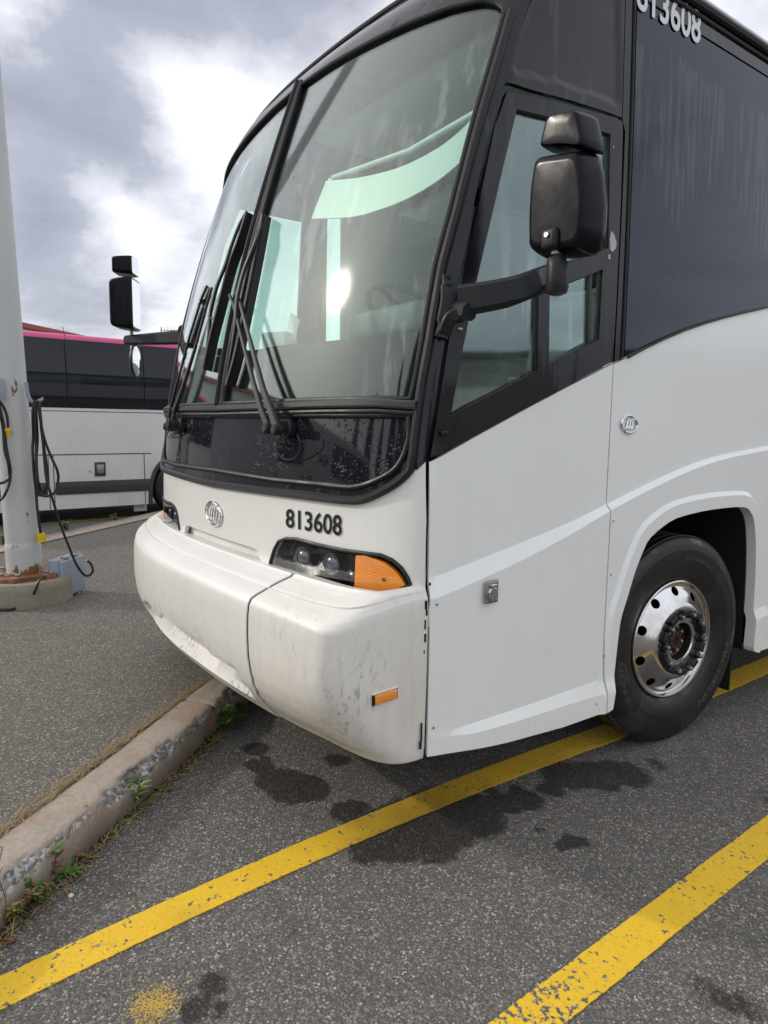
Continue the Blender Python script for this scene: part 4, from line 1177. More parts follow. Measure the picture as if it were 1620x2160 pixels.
hp = [PY(1127,400), PY(1124,535), PY(1140,548), PY(1252,538), PY(1262,500), PY(1268,430), PY(1262,360), PY(1250,318), PY(1235,313), PY(1147,330), PY(1137,345)]
squeeze = lambda P: (lambda c: [Vector((c.x+(p.x-c.x)*.90, p.y, p.z)) for p in P])(sum(P, Vector())/len(P))
hp = [PY(1124,470), PY(1124,536), PY(1136,545), PY(1200,543), PY(1254,533), PY(1266,490), PY(1270,420), PY(1263,355), PY(1254,322), PY(1242,314), PY(1150,330), PY(1138,342), PY(1128,400)]
hp = squeeze(hp)
shell('mirror_housing', [p+Vector((0, .03, 0)) for p in hp], .085, 'housing', g, .022)
tp_ = [PY(1144,322), PY(1160,262), PY(1170,248), PY(1238,234), PY(1246,242), PY(1260,300), PY(1258,318), PY(1200,316)]
tp_ = squeeze(tp_)
shell('upper_mirror_housing', [p+Vector((0, .03, 0)) for p in tp_], .078, 'housing', g, .016)
cm = sum(hp, Vector())/len(hp)
bm = bmesh.new(); R0 = roundpoly(hp, .02); loft(bm, [[cm+(p-cm)*.93+Vector((0, .052, 0)) for p in R0], [cm+(p-cm)*.93+Vector((0, .056, 0)) for p in R0]]); link('mirror_glass', bm, 'mirror', g)
ct = sum(tp_, Vector())/len(tp_)
bm = bmesh.new(); R0 = roundpoly(tp_, .012); loft(bm, [[ct+(p-ct)*.9+Vector((0, .052, 0)) for p in R0], [ct+(p-ct)*.9+Vector((0, .056, 0)) for p in R0]]); link('upper_mirror_glass', bm, 'mirror', g)
# mount under the housing
bm = bmesh.new(); pm = PY(1186, 512)+Vector((0, -.028, 0)); bx(bm, -.032, .032, -.045, .02, -.03, .035, .014, Matrix.Translation(pm)); link('mirror_mount', bm, 'plastic', g)
bm = bmesh.new(); disc(bm, pm+Vector((0, -.045, .012)), (0, -1, 0), .010, .006, 6); link('mount_bolt', bm, 'chrome', g)
bm = bmesh.new(); pk = PY(1186, 540)+Vector((0, -.03, 0)); tube(bm, [pk+Vector((0, 0, .02)), pk], .017, 12); link('mount_pin', bm, 'steel', g)
elb = PY(1187, 586)+Vector((0, -.03, 0))
b0 = side(*sd_px(975, 640))+Vector((.03, -.035, 0))
mid_ = b0.lerp(elb, .5)+Vector((0, -.004, -.012))
A = catmull([b0, mid_, elb+Vector((-.075, 0, -.004)), elb+Vector((0, 0, .006))], 8)
bm = bmesh.new(); n_ = len(A)
strap(bm, A, [.060-.010*i/(n_-1) for i in range(n_)], [.098-.024*i/(n_-1) for i in range(n_)], (0, 0, 1)); link('mirror_arm', bm, 'plastic', g)
bm = bmesh.new(); tube(bm, [pk+Vector((0, 0, -.010)), pk+Vector((0, 0, -.016)), elb+Vector((.004, 0, .03)), elb+Vector((.004, 0, -.035)), elb+Vector((.004, 0, -.052)), elb+Vector((.004, 0, -.058))], [.026, .030, .034, .036, .031, .018], 20); link('arm_elbow', bm, 'plastic', g)
# bracket on the pillar
bm = bmesh.new()
bp = [side(*sd_px(u, v))+Vector((.012, -.004, 0)) for u, v in ((958,578),(956,620),(950,660),(938,712))]
Bc = catmull(bp, 6); strap(bm, Bc, [.050]*4+[.066]*(len(Bc)-8)+[.046]*4, .022, lambda i: Vector((.85, -.5, 0))); link('arm_bracket', bm, 'plastic', g)
bm = bmesh.new(); strap(bm, catmull([b0+Vector((-.035, .015, -.04)), b0+Vector((.0, .004, -.030)), b0+Vector((.045, 0, -.042))], 5), .06, .055, (0, 0, 1)); 
strap(bm, catmull([side(*sd_px(940,700))+Vector((.02, 0, 0)), side(*sd_px(948,672))+Vector((.04, -.01, 0)), b0+Vector((.02, 0, -.045))], 5), .045, .03, (.8, -.6, 0)); link('bracket_knuckle', bm, 'plastic', g)
bm = bmesh.new()
disc(bm, b0+Vector((.0, 0, -.088)), (0, 0, -1), .010, .008, 6); link('bracket_bolt', bm, 'steel', g)
for u, v in ((957,582),(956,598),(934,706)): bm = bmesh.new(); disc(bm, side(*sd_px(u, v))+Vector((.026, -.012, 0)), (.85, -.5, 0), .008, .004, 12); link('bracket_bolt', bm, 'plastic', g)

# door-side mirror, seen past the nose
g = thing('side_mirror', None, None); g.parent = bus; g['label'] = 'door side mirror with round convex mirror below'
XM = -1.72
def PX(u, v, dx=0.): return on_x(u, v, XM+dx)
gn = Vector((.53, .848, 0)).normalized(); back = -gn; across = Vector((gn.y, -gn.x, 0))
def planeP(u, v, o=0.):     # plane of the glass through the mirror centre
    c = PX(285, 640); d = ray(u, v); return CAM + d*((c+gn*o-CAM).dot(gn)/d.dot(gn))
# glass plane seen at grazing angle: outline built from real sizes
cg = PX(281, 642); 
def rect(c, w_, z0, z1, sh=0.): return [c+across*(-w_/2)+Vector((0, 0, z0)), c+across*(w_/2)+Vector((0, 0, z0+sh)), c+across*(w_/2)+Vector((0, 0, z1)), c+across*(-w_/2)+Vector((0, 0, z1))]
zc0 = PX(280, 697).z; zc1 = PX(280, 588).z; zt0 = PX(285, 582).z; zt1 = PX(285, 545).z
base = Vector((cg.x, cg.y, 0)); 
H = rect(base, .20, zc0, zc1)
shell('mirror_housing', [p+back*.0 for p in H], .13, 'housing', g, .03, back)
T_ = rect(base, .17, zt0, zt1)
shell('upper_mirror_housing', T_, .11, 'housing', g, .02, back)
for P, nm in ((H, 'mirror_glass'), (T_, 'upper_mirror_glass')):
    c = sum(P, Vector())/4; R0 = roundpoly(P, .015); bm = bmesh.new(); loft(bm, [[c+(p-c)*.90+gn*.016 for p in R0], [c+(p-c)*.90+gn*.0215 for p in R0]]); link(nm, bm, 'mirror', g)
za = PX(300, 722).z
pA = Vector((base.x-.02, base.y-.01, PX(270, 716).z)); pB = S(-.93, PX(380, 727).z)+Vector((-.01, -.03, 0))
dd_ = (pB-pA); bm = bmesh.new(); n_ = 12
strap(bm, [pA-dd_.normalized()*.05+(pB-pA+dd_.normalized()*.05)*i/n_ for i in range(n_+1)], [.055]*(n_+1), [.060+.030*i/n_ for i in range(n_+1)], (0, 0, 1)); link('mirror_arm', bm, 'plastic', g)
bm = bmesh.new(); strap(bm, [pB+Vector((-.02, -.01, .045)), pB+Vector((.03, .03, .0)), pB+Vector((.07, .06, -.08))], .08, .05, (0, -1, 0)); link('arm_bracket', bm, 'plastic', g)
bm = bmesh.new(); tube(bm, [Vector((pA.x, pA.y, pA.z+.02)), Vector((base.x-.02, base.y-.01, zc0+.02))], .012, 10); link('mirror_post', bm, 'steel', g)
cr_ = Vector((base.x+.02, base.y, PX(285, 762).z)); rr = (PX(285, 727).z-PX(285, 798).z)/2
mt_ = Matrix.Translation(cr_) @ gn.to_track_quat('X', 'Z').to_matrix().to_4x4()
bm = bmesh.new(); lathe(bm, [(0, -.035), (rr*.6, -.028), (rr*.92, -.012), (rr, .0), (rr, .006), (rr*.93, .008)], 40, mt_); link('convex_shell', bm, 'plastic', g)
bm = bmesh.new(); lathe(bm, [(rr*.93, .004), (rr*.7, .014), (rr*.4, .020), (0, .023)], 40, mt_); link('convex_glass', bm, 'mirror', g)
bm = bmesh.new(); tube(bm, [Vector((pA.x, pA.y, pA.z-.02)), cr_+Vector((-.03, -.02, rr*.75)), cr_-gn*.02], .006, 8); link('convex_stem', bm, 'steel', g)

# ------------------------------------------------------------------ front wheel
def make_wheel(center, sgn, steer=0.):
    g = thing('wheel', None, None, center, 0); g.parent = bus
    g.rotation_euler = (0, 0, steer + (0 if sgn > 0 else pi))
    R_ = .525
    ty = thing('tyre', None, None); ty.parent = g
    prof_ = [(.300, -.235), (.33, -.262), (.40, -.285), (.455, -.280), (.495, -.262), (.515, -.240), (.5225, -.215)]
    tread = []
    for k in range(5):
        a0 = -.205+k*.0445
        tread += [(.5250, a0), (.5255, a0+.034), (.516, a0+.0355), (.516, a0+.043)]
    prof_ += tread + [(.5245, .000), (.520, .010), (.513, .0185), (.508, .020), (.503, .0245), (.480, .033), (.455, .0375), (.4545, .0362), (.4515, .0362), (.451, .0378), (.425, .0385), (.395, .0365), (.3945, .0350), (.391, .0350), (.390, .0362), (.36, .031), (.335, .022), (.318, .013), (.303, .002), (.298, -.012)]
    bm = bmesh.new(); lathe(bm, [(r, a) for r, a in prof_] + [(.290, -.03), (.290, -.22)], 128, None, True); 
    o = link('tyre_body', bm, 'tyre', ty, ang=30)
    def arc_text(s, r0, h, a0, span, bold=.02, flip=False):
        def f(x, y):
            a = a0+span*x; r = r0+h*y; return Vector((.0395 if r < .45 else .036, r*sin(a), r*cos(a)))
        lettering('sidewall_lettering', s, 'tyre_text', f, ty, bold, None, 1)
    # angles measured clockwise from the top as seen from outside (towards +y)
    arc_text('MICHELIN', .402, .040, radians(100), radians(52), .03)
    arc_text('X INCITY', .402, .030, radians(232), radians(34), .03)
    arc_text('315/80R22.5', .402, .022, radians(2), radians(34), .02)
    bm = bmesh.new()
    for a in (-50, -20, 60, 82, 175, 190):
        pass
    # rim
    rim = thing('rim', None, None); rim.parent = g
    bm = bmesh.new()
    lathe(bm, [(.300, -.020), (.300, .004), (.2985, .012), (.294, .0155), (.288, .0135), (.284, .006), (.281, -.004)], 96); link('rim_flange', bm, 'alloy', rim)
    # dish face in (angle, s) with ten round hand holes
    dish = [(.281, -.004), (.276, -.008), (.269, -.0085), (.262, -.006), (.250, .001), (.236, .009), (.222, .018), (.210, .028), (.200, .037), (.192, .046), (.184, .052), (.174, .0555), (.165, .056), (.140, .056), (.100, .056), (.0925, .054), (.091, .046)]
    acc = [0]
    for a, b in zip(dish, dish[1:]): acc.append(acc[-1]+hypot(b[0]-a[0], b[1]-a[1]))
    tot = acc[-1]
    def dpt(a, s):
        s = clamp(s, 0, tot); i = 0
        while i < len(acc)-2 and acc[i+1] < s: i += 1
        f = (s-acc[i])/(acc[i+1]-acc[i]); r = dish[i][0]+(dish[i+1][0]-dish[i][0])*f; x = dish[i][1]+(dish[i+1][1]-dish[i][1])*f
        return r, x
    NH = 10; hr = .0245; sc_h = .245
    sh_ = .040
    bm = bmesh.new(); seam_v = {}
    for h in range(NH):
        a0 = 2*pi*h/NH; half_ = pi/NH
        L0 = .245
        outer_ = [(-half_*L0, 0), (half_*L0, 0), (half_*L0, tot), (-half_*L0, tot)]
        hole = [(hr*cos(2*pi*k/28), .042+hr*sin(2*pi*k/28)) for k in range(28)]
        V, F = tri2d(outer_, [hole], .0085)
        vs = []
        for v in V:
            a = a0+v.x/L0; r, x = dpt(0, v.y); vs.append(bm.verts.new((x, r*sin(a), r*cos(a))))
        for f in F: bm.faces.new([vs[i] for i in reversed(f)])
        # hole walls
        hv = [bm.verts.new(Vector((dpt(0, p[1])[1], dpt(0, p[1])[0]*sin(a0+p[0]/L0), dpt(0, p[1])[0]*cos(a0+p[0]/L0)))) for p in hole]
        hb = [bm.verts.new(v.co+Vector((-.014, 0, 0))) for v in hv]
        for k in range(28): bm.faces.new((hv[k], hv[(k+1) % 28], hb[(k+1) % 28], hb[k]))
    bmesh.ops.remove_doubles(bm, verts=bm.verts, dist=.0004); bmesh.ops.recalc_face_normals(bm, faces=bm.faces)
    link('rim_dish', bm, 'alloy', rim, ang=50)
    bm = bmesh.new(); lathe(bm, [(.29, -.03), (.27, -.06), (.10, -.06), (0, -.06)], 64); link('drum_backing', bm, 'dark', rim)
    # hub
    hub = thing('hub', None, None); hub.parent = g
    bm = bmesh.new(); lathe(bm, [(.0905, .050), (.089, .040), (.088, .010), (.080, .004), (.055, .004), (.050, .018), (.046, .026), (.030, .029), (.010, .029), (.008, .024), (0, .024)], 48); link('hub_cap', bm, 'hub', hub)
    for k in range(8):
        a = 2*pi*(k+.4)/8; bm = bmesh.new(); disc(bm, (.004, .068*sin(a), .068*cos(a)), (1, 0, 0), .0115, .018, 6); link('hub_bolt', bm, 'steel', hub)
    bm = bmesh.new()
    for k in range(9):
        a = 2*pi*k/9+.2; bx(bm, .0292, .0300, -.0015, .0015, -.005, .005, 0, Matrix.Rotation(-a, 4, 'X') @ Matrix.Translation((0, 0, .036)))
    link('inspection_marks', bm, 'orange_mark', hub)
    # lug nuts with linked retainers
    for k in range(10):
        a = 2*pi*(k+.5)/10; c = Vector((.055, .1425*sin(a), .1425*cos(a)))
        nut = thing('lug_nut', None, None); nut.parent = g
        bm = bmesh.new(); disc(bm, c, (1, 0, 0), .024, .010, 20); disc(bm, c+Vector((.010, 0, 0)), (1, 0, 0), .0185, .020, 6); link('nut_body', bm, 'lug', nut)
        bm = bmesh.new(); disc(bm, c+Vector((.028, 0, 0)), (1, 0, 0), .0105, .016, 14); link('stud_end', bm, 'steel', nut)
        a2 = a+.30; c2 = Vector((.058, .150*sin(a2), .150*cos(a2)))
        bm = bmesh.new(); mt2 = Matrix.Translation(c2) @ Matrix.Rotation(-a2, 4, 'X'); bx(bm, -.004, .026, -.026, .026, -.016, .016, .006, mt2); link('nut_retainer', bm, 'lug', nut)
    return g
wl = make_wheel((1.272-.038, 0, .525), 1, -.085); wl['label'] = 'front wheel on the driver side with polished ten hole rim'
def copy_tree(o, parent=None):
    c = o.copy(); COL.objects.link(c); c.parent = parent
    for ch_ in list(o.children): copy_tree(ch_, c)
    return c
w2 = copy_tree(wl, bus); w2.location = (-1.234, 0, .525); w2.rotation_euler = (0, 0, pi-.085); w2['label'] = 'front wheel on the door side'
for yy in (7.6,):
    for sg in (1, -1):
        w3 = copy_tree(wl, bus); w3.location = (sg*1.20, yy, .525); w3.rotation_euler = (0, 0, 0 if sg > 0 else pi); w3['label'] = 'rear wheel on the driver side' if sg > 0 else 'rear wheel on the door side'
# wheel well, mud flap, underbody
bm = bmesh.new(); 
apw = [(y, z) for y, z in arch]
R1 = [[bm.verts.new((x, y, z)) for y, z in apw] for x in (1.285, .55)]
for k in range(len(apw)-1): bm.faces.new((R1[0][k], R1[0][k+1], R1[1][k+1], R1[1][k]))
link('wheel_well', bm, 'dark', bus)
bm = bmesh.new(); bx(bm, .86, 1.24, .60, .615, .12, .60, .003); link('mud_flap', bm, 'dark', bus); bm = bmesh.new(); bx(bm, -1.24, -.86, .60, .615, .12, .60, .003); link('mud_flap', bm, 'dark', bus)
bm = bmesh.new()
bx(bm, -1.20, 1.20, -1.62, -.70, .42, 1.05); bx(bm, -.9, .9, -1.78, -1.62, .42, .93); bx(bm, -.50, .50, -.70, 2.2, .42, 1.05); bx(bm, -1.24, 1.24, .72, 6.7, .37, 1.05); bx(bm, -1.24, 1.24, 8.4, 9.45, .45, 1.05)
bx(bm, -.45, .45, 6.7, 8.4, .45, 1.05); bx(bm, -1.1, 1.1, -.08, .08, .44, .60, .02)
link('chassis', bm, 'dark', bus)
bm = bmesh.new(); bx(bm, .545, .555, -.75, .75, .3, 1.3); bx(bm, -.555, -.545, -.75, .75, .3, 1.3); bx(bm, .5, 1.26, -.66, -.65, .42, 1.3); link('well_lining', bm, 'dark', bus)

# ------------------------------------------------------------------ door side, rear and interior
ds = lambda y, z: side(y, z, -1)
dgl = [(-1.50, .75), (-1.44, 2.2), (-1.30, 2.75), (-.72, 2.80), (-.70, .75)]
patch('door_side_panel', 'white', ds, [(-1.64, .40), (-1.62, 1.5), (-1.55, 2.0), (2.0, 2.1), (ye, 2.1), (ye, .35), (.66, .36), (.58, 1.05), (.45, 1.16), (-.2, 1.14), (-.45, .95), (-.60, .40)], [[(-1.50, .75), (-1.48, 1.5), (-1.46, 1.98), (-.74, 1.99), (-.74, .75)]], .12, 0, .02, bus, flip=-1)
patch('door_side_post', 'frame', ds, [(-1.545, 2.006), (-.5, 2.035), (-.5, 3.34), (-1.05, 3.34), (-1.18, 3.1), (-1.35, 2.72)], [[(-1.43, 2.05), (-.74, 2.07), (-.70, 2.95), (-1.16, 2.95), (-1.27, 2.70)]], .10, 0, .02, bus, flip=-1)
patch('door_window', 'door_glass', ds, [(-1.50, .76), (-1.48, 1.5), (-1.46, 1.98), (-.75, 1.98), (-.75, .76)], (), .2, -.010, .004, bus, flip=-1)
patch('door_window', 'door_glass', ds, [(-1.43, 2.06), (-.75, 2.08), (-.71, 2.94), (-1.16, 2.94), (-1.27, 2.70)], (), .2, -.010, .004, bus, flip=-1)
patch('passenger_window', 'door_glass', ds, [(-.49, 2.04), (2.0, 2.106), (5.0, 2.106), (5.0, 3.30), (-.49, 3.30)], (), .3, -.004, .006, bus, flip=-1)
patch('rear_window', 'side_glass', ds, [(5.01, 2.106), (ye, 2.106), (ye, 3.34), (5.01, 3.34)], (), .4, -.004, .006, bus, flip=-1)
bm = bmesh.new(); bx(bm, -1.29, 1.29, ye-.02, ye+.05, .40, 3.45, .03); link('rear_panel', bm, 'white', bus)
def ipart(name, mat, boxes, bev=.0):
    bm = bmesh.new()
    for b in boxes: bx(bm, *b, bev if bev else 0)
    return link(name, bm, mat, bus)
ipart('cab_floor', 'inner_dark', [(-1.19, 1.19, -1.2, -.72, 1.16, 1.20), (-1.19, 1.19, -.72, 1.2, 1.20, 1.24), (-1.19, 1.19, 1.2, 9.4, 1.25, 1.29)])
ipart('ceiling', 'inner_light', [(-1.0, 1.0, -.75, 9.4, 3.38, 3.40)])
ipart('cab_bulkhead', 'inner_light', [(-.05, 1.19, .55, .60, 1.2, 2.75)], .008)
ipart('side_lining', 'inner_light', [(1.20, 1.215, -1.0, 9.4, 1.20, 1.80), (1.20, 1.215, .9, 9.4, 1.8, 2.0), (-1.262, -1.245, -.65, 9.4, 1.20, 2.0), (-1.215, -1.20, -.42, 2.2, 2.0, 3.3)])
ipart('rear_lining', 'inner_light', [(-1.2, 1.2, 5.0, 5.05, 1.3, 3.38)])
ipart('luggage_rack', 'inner_light', [(.75, 1.22, -.2, 5, 2.88, 3.15), (-1.22, -.75, .1, 5, 2.88, 3.15)], .03)
# dashboard follows the glass; the part below its top line stays dark behind the glass
dtop = FP([(512,741),(545,734),(585,727),(694,717),(767,708),(891,699)])
zd = lambda u: interp([(0, dtop[0][1]), (dtop[2][0], dtop[2][1]), (dtop[3][0], dtop[3][1]), (dtop[5][0], dtop[5][1]), (1.05, dtop[5][1])], u) if u >= 0 else (dtop[0][1]-.03*0 if u > -.18 else max(1.66, dtop[0][1]-.36*smoothstep(.18, .62, -u)))
lo = [(-.99, 1.60)]+[(1.0, 1.60)]+[(u, zd(u)) for u in [1.0-.05*i for i in range(40)]]
patch('dash_mask', 'dark', S, lo, (), .06, -.012, .004, bus)['label'] = 'opaque black lower margin of the windshield'
bm = bmesh.new()
rows = []
for i in range(41):
    u = -.90+1.85*i/40; z = zd(u)-.012 if u > -.2 else zd(u)-.012
    f = S(u, z)+nrm(S, u, z)*-.03
    rows.append([f, Vector((f.x*.94, f.y+.32, z-.02)), Vector((f.x*.92, f.y+.40, z-.10)), Vector((f.x*.90, f.y+.42, 1.10))])
R1 = [[bm.verts.new(p) for p in r] for r in rows]
for A_, B_ in zip(R1, R1[1:]):
    for k in range(3): bm.faces.new((A_[k], A_[k+1], B_[k+1], B_[k]))
link('dashboard', bm, 'dash', bus)
# instrument cowl
bm = bmesh.new(); pc = on_y(852, 668, -1.22); bx(bm, -.26, .26, -.16, .16, -.07, .06, .035, Matrix.Translation(pc+Vector((0, .02, -.03)))); link('instrument_cowl', bm, 'dash', bus)
bm = bmesh.new(); pq_ = on_y(590, 716, -1.55); bx(bm, -.07, .07, -.05, .05, -.04, .03, .004, Matrix.Translation(pq_) @ Matrix.Rotation(.4, 4, 'Z')); link('tissue_box', bm, 'visor', bus)
bm = bmesh.new(); bx(bm, -.05, .05, -.001, .001, .0, .11, 0, Matrix.Translation(on_y(612, 712, -1.5)) @ Matrix.Rotation(.5, 4, 'Y')); link('paper_sheet', bm, 'visor', bus)
# steering wheel
sw = thing('steering_wheel', None, None); sw.parent = bus
pc = on_y(862, 668, -1.02); nv = Vector((0, .55, .83)).normalized(); s_ = Vector((1, 0, 0)); q_ = nv.cross(s_)
bm = bmesh.new(); tube(bm, [pc+s_*cos(a)*.225+q_*sin(a)*.225 for a in [2*pi*i/56 for i in range(56)]], .016, 10, False, 1, None, True); link('wheel_ring', bm, 'inner_dark', sw)
bm = bmesh.new()
for a in (.3, pi-.3, -pi/2): strap(bm, [pc, pc+(s_*cos(a)+q_*sin(a))*.22], .03, .014, nv)
disc(bm, pc-nv*.01, nv, .06, .03, 24); tube(bm, [pc, pc-nv*.35], .03, 12); link('wheel_spokes', bm, 'inner_dark', sw)
def seat(x, y, z, nm='driver_seat'):
    g = thing(nm, None, None); g.parent = bus
    bm = bmesh.new(); bx(bm, x-.24, x+.24, y-.25, y+.25, z+.36, z+.50, .05); link('seat_cushion', bm, 'seat', g)
    bm = bmesh.new(); bx(bm, -.24, .24, -.06, .06, 0, .72, .055, Matrix.Translation((x, y+.27, z+.44)) @ Matrix.Rotation(-.18, 4, 'X')); link('seat_back', bm, 'seat', g)
    bm = bmesh.new(); bx(bm, -.13, .13, -.045, .045, 0, .2, .04, Matrix.Translation((x, y+.41, z+1.18)) @ Matrix.Rotation(-.1, 4, 'X')); link('head_rest', bm, 'seat', g)
    bm = bmesh.new(); bx(bm, x-.15, x+.15, y-.15, y+.15, z, z+.36, .02); link('seat_pedestal', bm, 'inner_dark', g)
    return g
seat(.66, -.55, 1.10)
for yy in (1.1, 1.95, 2.8, 3.65):
    for xx in (-.92, -.48, .48, .92): seat(xx, yy, 1.29, 'passenger_seat')
# white pull-down visor on the driver side
vz = FP([(670,369),(740,361),(827,338),(908,297),(960,258),(990,228),(984,262),(975,300),(961,326),(908,367),(847,403),(786,428),(720,446),(639,450)])
vz = dens(vz[:6], 4)+vz[6:8]+dens(vz[8:], 4)
patch('sun_visor', 'visor', S, vz, (), .06, -.045, .006, bus)
# upper dark liner behind the pane corner, grab rail, blind roller
dk = FP([(806,430),(860,402),(905,380),(955,345),(945,395),(935,462),(870,447)])
patch('visor_mount', 'inner_dark', S, dk, (), .06, -.075, .006, bus)
bm = bmesh.new(); tube(bm, [S(*fz_px(660, 365))+Vector((0, .10, 0)), S(*fz_px(820, 305))+Vector((0, .10, 0)), S(*fz_px(1000, 215))+Vector((0, .06, 0))], .012, 10); link('blind_rail', bm, 'inner_light', bus)
bm = bmesh.new(); tube(bm, [Vector((.35, -.70, 1.1)), Vector((.35, -.66, 1.7)), Vector((.35, -.50, 1.95)), Vector((.35, .50, 1.95)), Vector((.35, .55, 1.2))], .016, 10); link('grab_rail', bm, 'steel', bus)

# ------------------------------------------------------------------ ground
KE = Vector((-.655, .756, 0)).normalized(); KN = Vector((-.756, -.655, 0)).normalized()
def pq(p, q, z=0.): v = KE*p+KN*q; return Vector((v.x, v.y, z))
def to_pq(P): return P.dot(KE), P.dot(KN)
ST = []
for u, v, r, a in ((540,1580,.07,1),(535,1612,.05,1),(552,1618,.06,1),(585,1645,.10,1.1),(625,1662,.13,1.1),(665,1672,.07,1),(712,1603,.065,1),(560,1600,.03,.8),(552,1650,.03,.8),
    (880,1740,.20,1.1),(935,1722,.20,1.15),(985,1712,.15,1.1),(830,1768,.16,1),(780,1790,.10,.9),(745,1712,.09,1),(760,1735,.07,.9),(900,1775,.14,1),(1020,1735,.10,.9),(1105,1688,.085,1),(1070,1695,.08,1),(1045,1690,.06,.9),(1030,1665,.05,.8),(1085,1662,.04,.8),
    (1200,1636,.13,1),(1255,1636,.14,1),(1315,1632,.13,.95),(1380,1612,.12,.5),(1470,1590,.2,.42),(1560,1575,.2,.42),(1165,1665,.07,.9),(1300,1698,.08,.45),(1205,1775,.045,1),(1228,1776,.03,1),(1185,1786,.03,1),(1138,1751,.025,1),(1340,1780,.09,.4),(1375,1788,.08,.4),(1618,1680,.10,.5),
    (930,1805,.06,.7),(395,1940,.05,.4),(450,2075,.06,.75),(410,2130,.05,.85),(470,2130,.04,.7),(620,1970,.06,.45),(370,1415,.10,.0),(1500,2100,.10,.6),(1580,2130,.08,.6)):
    P = on_z(u, v); ST.append((P.x, P.y, r, a))
def stain_at(x, y):
    s = 0
    for a, b, r, k in ST:
        d2 = ((x-a)**2+(y-b)**2)/(r*r)
        if d2 < 4: s = max(s, k*math.exp(-d2*.75))
    return s
sprP = on_z(325, 2120)
def add_attr(o, name, fn):
    me = o.data; at = me.attributes.new(name, 'FLOAT', 'POINT'); at.data.foreach_set('value', [fn(v.co) for v in me.vertices]); return o
def axis(lo, hi, step, far, grow_=1.5):
    xs = [lo+(hi-lo)*i/round((hi-lo)/step) for i in range(round((hi-lo)/step)+1)]
    d = step; a = lo; left = []
    while a > -far: d *= grow_; a -= d; left.append(max(a, -far))
    d = step; b = hi; right = []
    while b < far: d *= grow_; b += d; right.append(min(b, far))
    return list(reversed(left))+xs+right
def gridmesh(name, mat, ps, qs, zf):
    bm = bmesh.new(); G = [[bm.verts.new(pq(p, q, zf(p, q))) for q in qs] for p in ps]
    for i in range(len(ps)-1):
        for j in range(len(qs)-1): bm.faces.new((G[i][j], G[i][j+1], G[i+1][j+1], G[i+1][j]))
    bm.normal_update()
    if bm.faces[:][0].normal.z < 0:
        for f in bm.faces[:]: f.normal_flip()
    return link(name, bm, mat, None)
ps = axis(-3.5, 1.0, .03, 1500); qs = [q for q in axis(-2.2, 1.29, .03, 1500) if q <= 1.2901]+[1.36]
def und(p, q): return (.006*noise.noise(Vector((p*.8, q*.8, 0))) if -6 < p < 6 and q > -6 else 0)*0
lot = gridmesh('parking_lot', 'asphalt', ps, qs, lambda p, q: 0.); tag(lot, 'grey worn asphalt parking lot with oil stains', kind='structure')
add_attr(lot, 'stain', lambda c: stain_at(c.x, c.y)); add_attr(lot, 'sprayed', lambda c: max(0, 1-hypot(c.x-sprP.x, c.y-sprP.y)/.095))
isl = gridmesh('island_pavement', 'asphalt_island', axis(-5, 5, .5, 1500), [1.47, 1.6, 2, 2.5, 3, 4, 5, 5.53], lambda p, q: .135); tag(isl, 'raised strip of asphalt between the kerbs', kind='structure')
add_attr(isl, 'stain', lambda c: 0.)
far = gridmesh('far_parking_lot', 'asphalt_far', axis(-10, 20, 1, 1500), [5.6, 6.2, 7, 9, 12, 18, 30, 60, 120, 300, 700, 1500], lambda p, q: -.14); tag(far, 'lower parking lot beyond the island', kind='structure')

